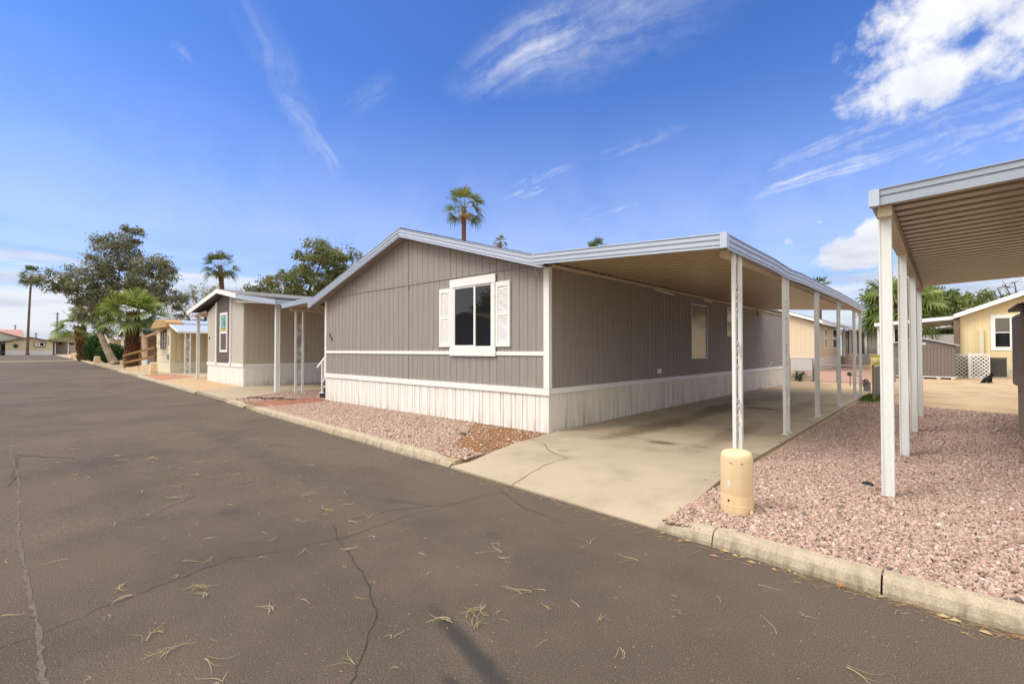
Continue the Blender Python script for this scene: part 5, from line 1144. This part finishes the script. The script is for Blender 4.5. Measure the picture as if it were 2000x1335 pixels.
def palm(label, loc, h, r0, r1, crown, nf, mat_f, bend=(0, 0), dead=10, boots=False, emin=-35, emax=80, pet=.55, name='fan_palm', group=None, skirt=None, nl=20, dr=(.4, .9)):
    x, y, z = loc; P = thing(name, label, 'palm tree', loc, group)
    pts = [(x + bend[0] * (t ** 1.6) + .02 * math.sin(t * 9), y + bend[1] * t ** 1.6, z - .1 + (h + .1) * t) for t in np.linspace(0, 1, 14)]
    rs = [r0 * (1.25 if t < .04 else 1) + (r1 - r0) * t for t in np.linspace(0, 1, 14)]; tr = MB()
    if boots:
        tr.tube(pts, [q * .82 for q in rs], 14)
        top = Vector(pts[-1]); k = 0; zz = .05
        while zz < h - .05:
            t = zz / h; c = Vector((x + bend[0] * t ** 1.6, y + bend[1] * t ** 1.6, z + zz)); rr = (r0 + (r1 - r0) * t)
            for j in range(11):
                a = j * 2 * math.pi / 11 + k * .29 + rnd.uniform(-.08, .08); o_ = Vector((math.cos(a), math.sin(a), 0)); s_ = Vector((-math.sin(a), math.cos(a), 0)); L = rr * rnd.uniform(.45, .8); wd = rr * .26
                b_ = c + o_ * rr * .80; tp = c + o_ * rr * rnd.uniform(1.12, 1.34) + Vector((0, 0, L)) + s_ * rnd.uniform(-.03, .03)
                tr.add([b_ - s_ * wd, b_ + s_ * wd, tp + s_ * wd * .45, tp - s_ * wd * .45, b_ + o_ * rr * .22, tp - o_ * .03 + Vector((0, 0, -.04))], [(0, 1, 2, 3), (0, 4, 1), (1, 4, 5, 2), (4, 0, 3, 5), (3, 2, 5)])
            zz += rr * .32; k += 1
        tr.build('trunk', boot_m, P)
    else:
        pp = []; rr_ = []
        for i in range(60):
            t = i / 59; pp.append((x + bend[0] * t ** 1.6, y + bend[1] * t ** 1.6, z - .1 + (h + .1) * t)); rr_.append((r0 * (1 + .5 * max(0, 1 - t * 18)) + (r1 - r0) * t) * (1 + (.05 if i % 2 else -.03)))
        tr.tube(pp, rr_, 10); tr.build('trunk', trunk_palm, P)
    top = Vector(pts[-1]); cr = MB()
    for i in range(nf):
        u = (i + .5) / nf; el = R(emax - (emax - emin) * u ** .85 + rnd.uniform(-8, 8)); an = i * 2.39996 + rnd.uniform(-.2, .2)
        cr.ct = min(1, max(0, .15 + .55 * (1 - u) * .6 + rnd.uniform(0, .35)))
        fan(cr, top + Vector((0, 0, -.15 * crown * u)) + Vector((math.cos(an), math.sin(an), 0)) * r1 * .5, an, el, crown * pet * rnd.uniform(.85, 1.1), crown * (1 - pet) * 1.15, rnd.uniform(*dr) + (.3 if el < 0 else 0), nl=nl)
    cr.build('fronds', mat_f, P, tint=True)
    if dead:
        dm = MB()
        for i in range(dead):
            an = i * 2.4; dm.ct = rnd.random(); fan(dm, top + Vector((0, 0, -.12 * crown)), an, R(rnd.uniform(-70, -38)), crown * .28, crown * .36, 1.0, nl=14)
        dm.build('dead_fronds', frond_dead, P, tint=True)
    return P
palm('broad young fan palm with shaggy brown trunk behind the wooden ramp', (-47.7, 7.1, .25), 4.3, .50, .40, 2.45, 30, frond_b, dead=0, boots=True, emin=-12, emax=74, pet=.46, nl=24, dr=(.5, 1.1))
palm('small fan palm with thick dark trunk beside the round green bush', (-74.4, 6.6, .40), 3.9, .62, .48, 2.5, 20, frond_b, dead=4, boots=True, emin=-25, emax=70, bend=(0, -.5), dr=(.5, 1.0))
palm('very tall slender palm at the end of the street', (-128.3, 3.35, .68), 15.2, .21, .14, 2.2, 34, frond_d, dead=8, bend=(.3, .35), emin=-55, emax=80)
palm('slim palm top rising behind the small fan palm', (-94.8, 8.2, .5), 7.0, .22, .18, 2.0, 18, frond_b, dead=8, emin=-45)
palm('tall palm with amber skirt rising behind the taupe home', (-29.9, 26.4, .1), 13.6, .22, .18, 1.95, 22, mid_frond, dead=6, emin=-24, emax=85, nl=18, dr=(.5, 1.0))
palm('palm with leaning bare trunk above the beige home', (-54.0, 15.5, .2), 9.9, .28, .20, 1.8, 22, frond_d, dead=9, bend=(0, -.6), emin=-30)
palm('tiny distant palm over the gable ridge', (-55.7, 57.4, .3), 19.6, .3, .26, 1.35, 14, frond_d, dead=6)
palm('distant palm tip above the carport roof', (-30.1, 47.0, .1), 12.7, .3, .26, 2.1, 16, frond_d, dead=4)
palm('distant palm tip behind the carport back end', (-11.9, 70.7, .1), 9.4, .3, .26, 2.0, 14, frond_d, dead=4)
palm('bushy fan palm behind the white carport posts on the right', (-2.7, 48.8, .1), 5.3, .75, .65, 3.0, 34, frond_b, dead=10, boots=True, emin=-45, emax=75, pet=.45, nl=22, dr=(.6, 1.2))

def leaf(mb, p, L, w, down, rg):
    d = Vector((rg.gauss(0, 1), rg.gauss(0, 1), rg.gauss(-down, .75))); d.normalize(); s_ = d.orthogonal(); s_.rotate(Matrix.Rotation(rg.uniform(0, 6.28), 3, d)); s_ *= w / 2
    m_ = p + d * L * .45
    mb.add([p, m_ + s_, p + d * L, m_ - s_], [(0, 1, 2, 3)])
def tree(label, base, trunks, blobs, lm, bm, L=.22, w=.06, clump=.45, per=30, nclump=180, down=.8, seed=1, name='tree', cat='tree', limb_r=.05, hollow=.35, group=None, twig_m=None, tw=1.0):
    """trunk polylines, limbs reaching for leaf clumps scattered through crown ellipsoids"""
    rg = random.Random(seed); T = thing(name, label, cat, base, group); B = Vector(base)
    tr = MB(); ends = []
    for pts, r0, r1 in trunks:
        P = [B + Vector(p) for p in pts]; Q = []
        for a, b in zip(P[:-1], P[1:]):
            for i in range(4): Q.append(a.lerp(b, i / 4) + Vector((rg.gauss(0, .3), rg.gauss(0, .3), 0)) * r0 * .35)
        Q.append(P[-1]); n_ = len(Q); tr.tube(Q, [r0 + (r1 - r0) * i / (n_ - 1) for i in range(n_)], 9); ends += Q[len(Q) // 2:]
    tot = sum(b[3] * b[4] * b[5] for b in blobs); cl = MB(); C = []
    for (cx, cy, cz, ax_, ay_, az_) in blobs:
        for _ in range(max(3, int(nclump * (ax_ * ay_ * az_) ** .8 / sum((b[3] * b[4] * b[5]) ** .8 for b in blobs)))):
            while True:
                u = Vector((rg.uniform(-1, 1), rg.uniform(-1, 1), rg.uniform(-1, 1)))
                if hollow < u.length < 1: break
            C.append(B + Vector((cx + u.x * ax_, cy + u.y * ay_, cz + u.z * az_)))
    for c in C:
        tone = rg.random(); sz = clump * rg.uniform(.55, 1.35)
        for _ in range(int(per * rg.uniform(.5, 1.5))):
            cl.ct = min(1, max(0, tone * .7 + rg.uniform(0, .3)))
            leaf(cl, c + Vector((rg.gauss(0, .5), rg.gauss(0, .5), rg.gauss(0, .4))) * sz, L * rg.uniform(.6, 1.3), w * rg.uniform(.7, 1.3), down, rg)
    for c in rg.sample(C, min(len(C), int(60 * tw))):
        e = min(ends, key=lambda q: (q - c).length + max(0, q.z - c.z) * .8); m_ = e.lerp(c, .5) + Vector((rg.gauss(0, .2), rg.gauss(0, .2), -.06 * (c - e).length))
        tr.tube([e, m_, c], [limb_r, limb_r * .6, limb_r * .2], 5, cap=False)
    tr.build('trunk', bm, T); cl.build('crown', lm, T, tint=True); return T
# big gum: two pale trunks near the ramp, ragged crown
tree('large grey green gum tree with pale leaning trunks beside the street', (-54.8, 6.9, .3),
     [([(0, 0, 0), (-.55, -.45, 1.2), (-1.4, -.85, 2.8), (-2.0, -1.0, 4.6), (-2.2, -1.0, 7.2)], .36, .08), ([(-.2, .9, 0), (.1, 1.0, 2.6), (1.0, 1.3, 4.0), (2.2, 1.8, 6.4)], .34, .07), ([(.1, 1.0, 2.6), (-1.0, .6, 3.6), (-1.6, .2, 5.6), (-1.2, .4, 8.6)], .22, .06), ([(-2.2, -1.0, 5.0), (-3.0, -2.6, 6.4), (-3.6, -4.0, 7.4)], .14, .05)],
     [(-1.0, .1, 9.6, 2.0, 2.1, 2.7), (-2.4, -1.5, 7.4, 2.0, 2.2, 2.0), (-3.0, -3.4, 7.4, 1.2, 1.6, 1.0), (-2.0, -1.4, 5.0, 1.7, 1.5, 1.4), (1.6, 2.4, 7.8, 1.8, 2.0, 1.9), (3.0, 3.5, 6.2, 1.4, 1.5, 1.2), (.3, 1.0, 11.6, 1.0, 1.1, 1.1), (-.3, 1.0, 6.5, 1.9, 1.6, 1.2), (3.0, 2.6, 9.0, .9, 1.0, .8), (-2.0, -.6, 3.2, 1.0, .8, .6)],
     gum_leaf, bark, L=.24, w=.075, clump=.44, per=64, nclump=480, down=.7, seed=3, hollow=.3)
tree('dark olive gum tree rising behind the beige home', (-44.3, 19.2, .15), [([(0, 0, 0), (.2, .2, 4), (-.4, .6, 7), (.2, 1.5, 10)], .30, .05), ([(0, .3, 4), (1.5, 2.2, 7), (2.6, 3.4, 9.4)], .14, .04), ([(0, 0, 4), (-1.2, -1.8, 6.2), (-1.8, -3.2, 7.4)], .18, .06)],
     [(.5, 1.0, 9.0, 2.8, 2.4, 3.0), (2.0, 3.3, 9.2, 1.9, 1.9, 2.6), (-.8, -1.8, 7.2, 2.1, 1.9, 1.8), (-2.0, -3.6, 6.0, 1.5, 1.5, 1.3), (1.4, 2.6, 6.4, 2.6, 2.6, 2.0), (0, 0, 5.6, 2.8, 2.6, 1.6)], olive_leaf, bark_d, L=.22, w=.085, clump=.46, per=70, nclump=480, down=.6, seed=8)
tree('pale sparse tree between the cream single wide and the beige home', (-72.6, 17.6, .3), [([(0, 0, 0), (0, .3, 3), (.5, .8, 6), (.4, 1.6, 9)], .32, .08), ([(0, .3, 3), (-1.2, -1.2, 6), (-1.5, -2.3, 8.0)], .2, .05), ([(0, .3, 3), (1.4, 2.6, 6), (1.6, 4.2, 8.2)], .2, .05), ([(.5, .8, 5.6), (0, -.6, 8.2), (-.2, -.8, 9.6)], .12, .03)],
     [(0, .6, 8.6, 2.4, 2.8, 1.6), (.6, 3.0, 7.4, 2.0, 2.4, 1.6), (-.8, -2.0, 6.4, 2.0, 2.0, 1.6), (0, -2.4, 4.4, 1.8, 2.2, 1.3), (.5, 1.6, 4.6, 2, 3, 1.2)], pale_leaf, bark_d, L=.24, w=.09, clump=.55, per=20, nclump=260, down=.2, seed=5, hollow=.2, tw=2.2)
tree('dark green spreading tree behind the bushy fan palm', (-3.2, 64.0, .1), [([(0, 0, 0), (0, 0, 4), (.6, .4, 7)], .4, .14), ([(0, 0, 3), (-1.6, .4, 6)], .2, .08), ([(0, 0, 3), (2.6, 1.6, 5.2)], .2, .08)],
     [(-1.4, 0, 6.6, 2.0, 1.8, 1.9), (.8, .6, 7.0, 2.0, 2, 1.9), (2.6, 1.2, 5.8, 1.8, 1.8, 1.8), (3.4, 1.8, 4.0, 1.3, 1.3, 1.4), (0, 0, 4.6, 2.4, 1.8, 1.4), (4.2, 1.4, 6.6, 1.2, 1.2, .8)], green_leaf, bark_d, L=.34, w=.16, clump=.6, per=48, nclump=280, down=.5, seed=11)
tree('feathery pale green tree over the roof of the yellow home', (2.4, 80, .1), [([(0, 0, 0), (0, 0, 4), (.3, .2, 7)], .35, .1), ([(0, 0, 3), (-2.0, .4, 6)], .2, .06), ([(0, 0, 3), (2.4, 1.6, 6.2)], .2, .06)],
     [(-2.2, -.6, 6.0, 2.0, 2.0, 1.9), (.4, 0, 6.8, 2.2, 2, 1.7), (3.0, 1.2, 6.6, 2.3, 2.0, 1.4), (0, 0, 4.8, 3.4, 2.0, 1.2), (5.4, 2.4, 6.6, 1.6, 1.8, 1.2)], green_leaf, bark_d, L=.32, w=.13, clump=.7, per=34, nclump=260, down=.0, seed=13, hollow=.15)
tree('nearly bare tree at the right edge above the yellow home', (5.7, 73, .1), [([(0, 0, 0), (0, 0, 4), (-.3, .2, 8.6)], .3, .04), ([(0, 0, 4), (-1.6, .4, 8.2)], .16, .03), ([(0, 0, 4.5), (1.6, .6, 8.6)], .16, .03), ([(-.2, .1, 6), (-1.2, 0, 9)], .08, .02)],
     [(0, 0, 7.4, 2.2, 2.0, 1.6), (1.6, .8, 6.4, 1.6, 1.4, 1.2)], pale_leaf, bark_d, L=.18, w=.05, clump=.4, per=4, nclump=90, seed=17, tw=1.4)
tree('dark tree across the street, mirrored in the front window', (-33.5, -21, 0), [([(0, 0, 0), (0, 0, 3), (.3, 0, 5)], .3, .1)], [(0, 0, 6.0, 2.6, 2.6, 2.4), (-1.5, 1, 4.6, 2, 2, 1.6), (1, -1, 8, 1.6, 1.6, 1.4)], green_leaf, bark_d, L=.4, w=.25, clump=.7, per=22, nclump=120, seed=23)
def bush(label, x, y, rx, ry, rz, m, n_=2600, seed=1, name='bush', L=.10, w=.06):
    z = lot_z(x); Bq = thing(name, label, 'bush', (x, y, z)); rg = random.Random(seed); mb = MB()
    for _ in range(n_):
        u = Vector((rg.gauss(0, 1), rg.gauss(0, 1), rg.gauss(0, 1))).normalized() * rg.uniform(.72, 1.0) * (1 + .09 * math.sin(9 * rg.random()))
        p = Vector((x + u.x * rx, y + u.y * ry, z + rz + u.z * rz)); mb.ct = rg.random() * .7 + .3 * (u.z > .2) * rg.random(); leaf(mb, p, L * rg.uniform(.7, 1.5), w, -.2, rg)
    mb.build('foliage', m, Bq, tint=True); s_ = MB(); s_.tube([(x, y, z - .05), (x, y, z + rz)], .06, 6)
    for k in range(5): s_.tube([(x, y, z + .1), (x + rx * .6 * math.cos(k * 1.3), y + ry * .6 * math.sin(k * 1.3), z + rz * 1.3)], .025, 5)
    s_.build('stem', bark_d, Bq); return Bq
bush('tall rounded bright green bush left of the leaning trunk', -68, 6.95, .98, .98, 1.42, hedge_leaf, 6000, 2, L=.15, w=.10)
bush('low dark green bush behind the leaning trunk', -62, 7.5, 1.15, 1.15, .95, hedge_leaf, 4500, 4, L=.14, w=.09)
bush('thorny low plants in the planter by the gate', -5.25, 26.2, .26, .16, .24, hedge_leaf, 260, 6, name='potted_plant', L=.14, w=.03)
# grass patch at the back corner of the drive
rg = random.Random(9); mb = MB()
for _ in range(2600):
    x, y = rg.gauss(-1.72, .17), rg.gauss(18.5, .8)
    if x < -1.97 and y < 19.95: x = -1.94 + rg.random() * .2
    mb.ct = rg.random(); h_ = rg.uniform(.03, .11); dx, dy_ = rg.gauss(0, .03), rg.gauss(0, .03)
    mb.add([(x - .006, y, .08), (x + .006, y, .08), (x + dx, y + dy_, .08 + h_)], [(0, 1, 2)])
tag(mb.build('grass', grass_m, tint=True), 'patch of green grass at the back corner of the concrete drive', 'grass', None, 'stuff')

# ------------------------------------------------------------------ windblown needles and twigs
rg = random.Random(21)
def needle(mb, p, ang, L, r, curl, lift=.006):
    pts = []; a = ang; q = Vector(p)
    for i in range(6):
        pts.append(q + Vector((0, 0, lift * (1 + math.sin(i * 1.3)) * .6))); q = q + Vector((math.cos(a), math.sin(a), 0)) * L / 5; a += curl / 5
    mb.tube(pts, [r, r, r, r * .8, r * .6, r * .35], 4)
protos = []
for k in range(9):
    mb = MB(); nb = rg.choice((1, 1, 2, 2, 3, 4)); L0 = rg.uniform(.07, .16)
    for j in range(nb):
        mb.ct = min(1, max(0, rg.gauss(.40, .36))); needle(mb, (rg.uniform(-.02, .02) if j else 0, rg.uniform(-.015, .015) if j else 0, .003), rg.gauss(0, .28) if j else 0, L0 * rg.uniform(.45, 1.0), rg.uniform(.0009, .0017), rg.gauss(0, 1.2))
    protos.append(mb)
spots = []
while len(spots) < 235:
    t = rg.random(); x = -.2 - 12.5 * t ** 1.25; y = rg.uniform(-.1, 3.6)
    if len(spots) % 3 == 0: cx_, cy_ = rg.choice(((-7.2, 1.6), (-8.6, 1.2), (-4.4, 1.0), (-2.3, 2.2), (-1.3, 2.3), (-5.2, 2.4), (-3.0, .7))); x, y = rg.gauss(cx_, .5), rg.gauss(cy_, .22)
    d = math.hypot(x, y)
    if d < 1.7 or y > ky(x) - .25: continue
    spots.append((x, y))
def place_copy(o, x, y, z, rot, s_): o.location = (x, y, z); o.rotation_euler = (0, 0, rot); o.scale = (s_,) * 3
P0 = [p.build('dry_twig', straw, tint=True) for p in protos]
for i, (x, y) in enumerate(spots):
    o = P0[i] if i < len(P0) else P0[rg.randrange(len(P0))].copy()
    if i >= len(P0): COL.objects.link(o)
    place_copy(o, x, y, g(x) + .005, rg.uniform(0, 6.28), rg.uniform(.35, 1.3)); tag(o, 'thin straw coloured twig lying on the dark asphalt', 'twig', 'dry twigs scattered over the road')
tg = [(-3.72, .92, 1), (-3.05, .62, 1), (-2.45, .70, 1), (-4.6, 2.2, 1.2), (-6.1, 1.3, 1.2), (-8.6, 1.55, 1.6), (-9.2, 1.2, 1.5), (-1.9, .78, .9), (-2.15, 1.95, 1), (-7.6, 2.2, 1.2)]
pr_ = []
for k in range(4):
    mb = MB()
    for j in range(16): mb.ct = rg.random() ** .6; needle(mb, (rg.gauss(0, .03), rg.gauss(0, .012), rg.uniform(.002, .02)), rg.gauss(0, .6) + (math.pi if rg.random() < .4 else 0), rg.uniform(.05, .17), rg.uniform(.0010, .0019), rg.gauss(0, .8))
    pr_.append(mb.build('needle_tangle', straw, tint=True))
for i, (x, y, s_) in enumerate(tg):
    o = pr_[i] if i < 4 else pr_[i % 4].copy()
    if i >= 4: COL.objects.link(o)
    place_copy(o, x, y, g(x) + .004, rg.uniform(0, 6.28), s_ * .72); tag(o, 'tangle of green and straw needles lying on the asphalt', 'needles', 'needle tangles on the road')
mb = MB()   # fine litter along the kerb foot and specks over the road: uncountable
for _ in range(460):
    t = rg.random(); x = rg.choice((rg.uniform(-2.0, .9), rg.uniform(-.9, .6), rg.uniform(-5.2, -1.9), rg.uniform(-14, -5.2)))
    dk = abs(rg.gauss(.02, .07)); y = ky(x) - .03 - dk
    if -5 < x < -2: y += .0
    mb.ct = rg.random(); needle(mb, (x, y, g(x) + .003), rg.gauss(.1, .6) + (math.pi if rg.random() < .5 else 0), rg.uniform(.02, .11), rg.uniform(.0009, .002), rg.gauss(0, .8))
for _ in range(900):
    x = -.1 - 11 * rg.random() ** 1.6; y = rg.uniform(-.2, 3.8); mb.ct = rg.random(); s_ = rg.uniform(.002, .006); a = rg.uniform(0, 6.28)
    mb.add([(x + s_ * math.cos(a + q) * (1 if q in (0, math.pi) else .5), y + s_ * math.sin(a + q), g(x) + .005) for q in (0, 1.5, math.pi, 4.6)], [(0, 1, 2, 3)])
for _ in range(26):
    x = rg.uniform(-1.9, .8); y = ky(x) - .03 - abs(rg.gauss(0, .06)); a = rg.gauss(.1, .5); d = Vector((math.cos(a), math.sin(a), 0)); s_ = Vector((-d.y, d.x, 0)); L = rg.uniform(.03, .08); p = Vector((x, y, g(x) + .008)); mb.ct = rg.random()
    mb.add([p, p + d * L * .5 + s_ * L * .16 + Vector((0, 0, .01)), p + d * L, p + d * L * .5 - s_ * L * .16], [(0, 1, 2, 3)])
tag(mb.build('leaf_litter', litter_m, tint=True), 'fine dry leaf litter along the kerb foot and over the road', 'leaf litter', None, 'stuff')
# a few odd stones and sticks lying about
for i, (x, y, s_, m_, lab) in enumerate(((-.66, 6.55, .055, black_pt, 'black stone lying on the pink gravel under the right carport'), (-6.3, 5.55, .07, bark_d, 'dark clod lying on the bare soil by the white skirting'), (-.52, 6.35, .06, brick_m, 'reddish rock on the pink gravel next to a white post'))):
    mb = MB(); mb.lathe((x, y, lot_z(x)), [(0.0, 0), (s_, .01), (s_ * 1.1, s_ * .4), (s_ * .7, s_ * .8), (0, s_ * .95)], 7); mb.v = [(vx + rg.uniform(-.2, .2) * s_, vy + rg.uniform(-.2, .2) * s_, vz) for vx, vy, vz in mb.v]; tag(mb.build('stone', m_), lab, 'stone')
mb = MB(); zz = lot_z(-15.5) + .05
for k in range(6): mb.tube([(-16.0 + k * .2, 5.2 + k * .12, zz), (-15.8 + k * .2, 5.3 + k * .13, zz + .05 * rg.random()), (-15.55 + k * .22, 5.36 + .14 * k, zz)], .014, 5)
tag(mb.build('fallen_branch', bark_d), 'dark fallen branch on the pink gravel near the brick path', 'branch')
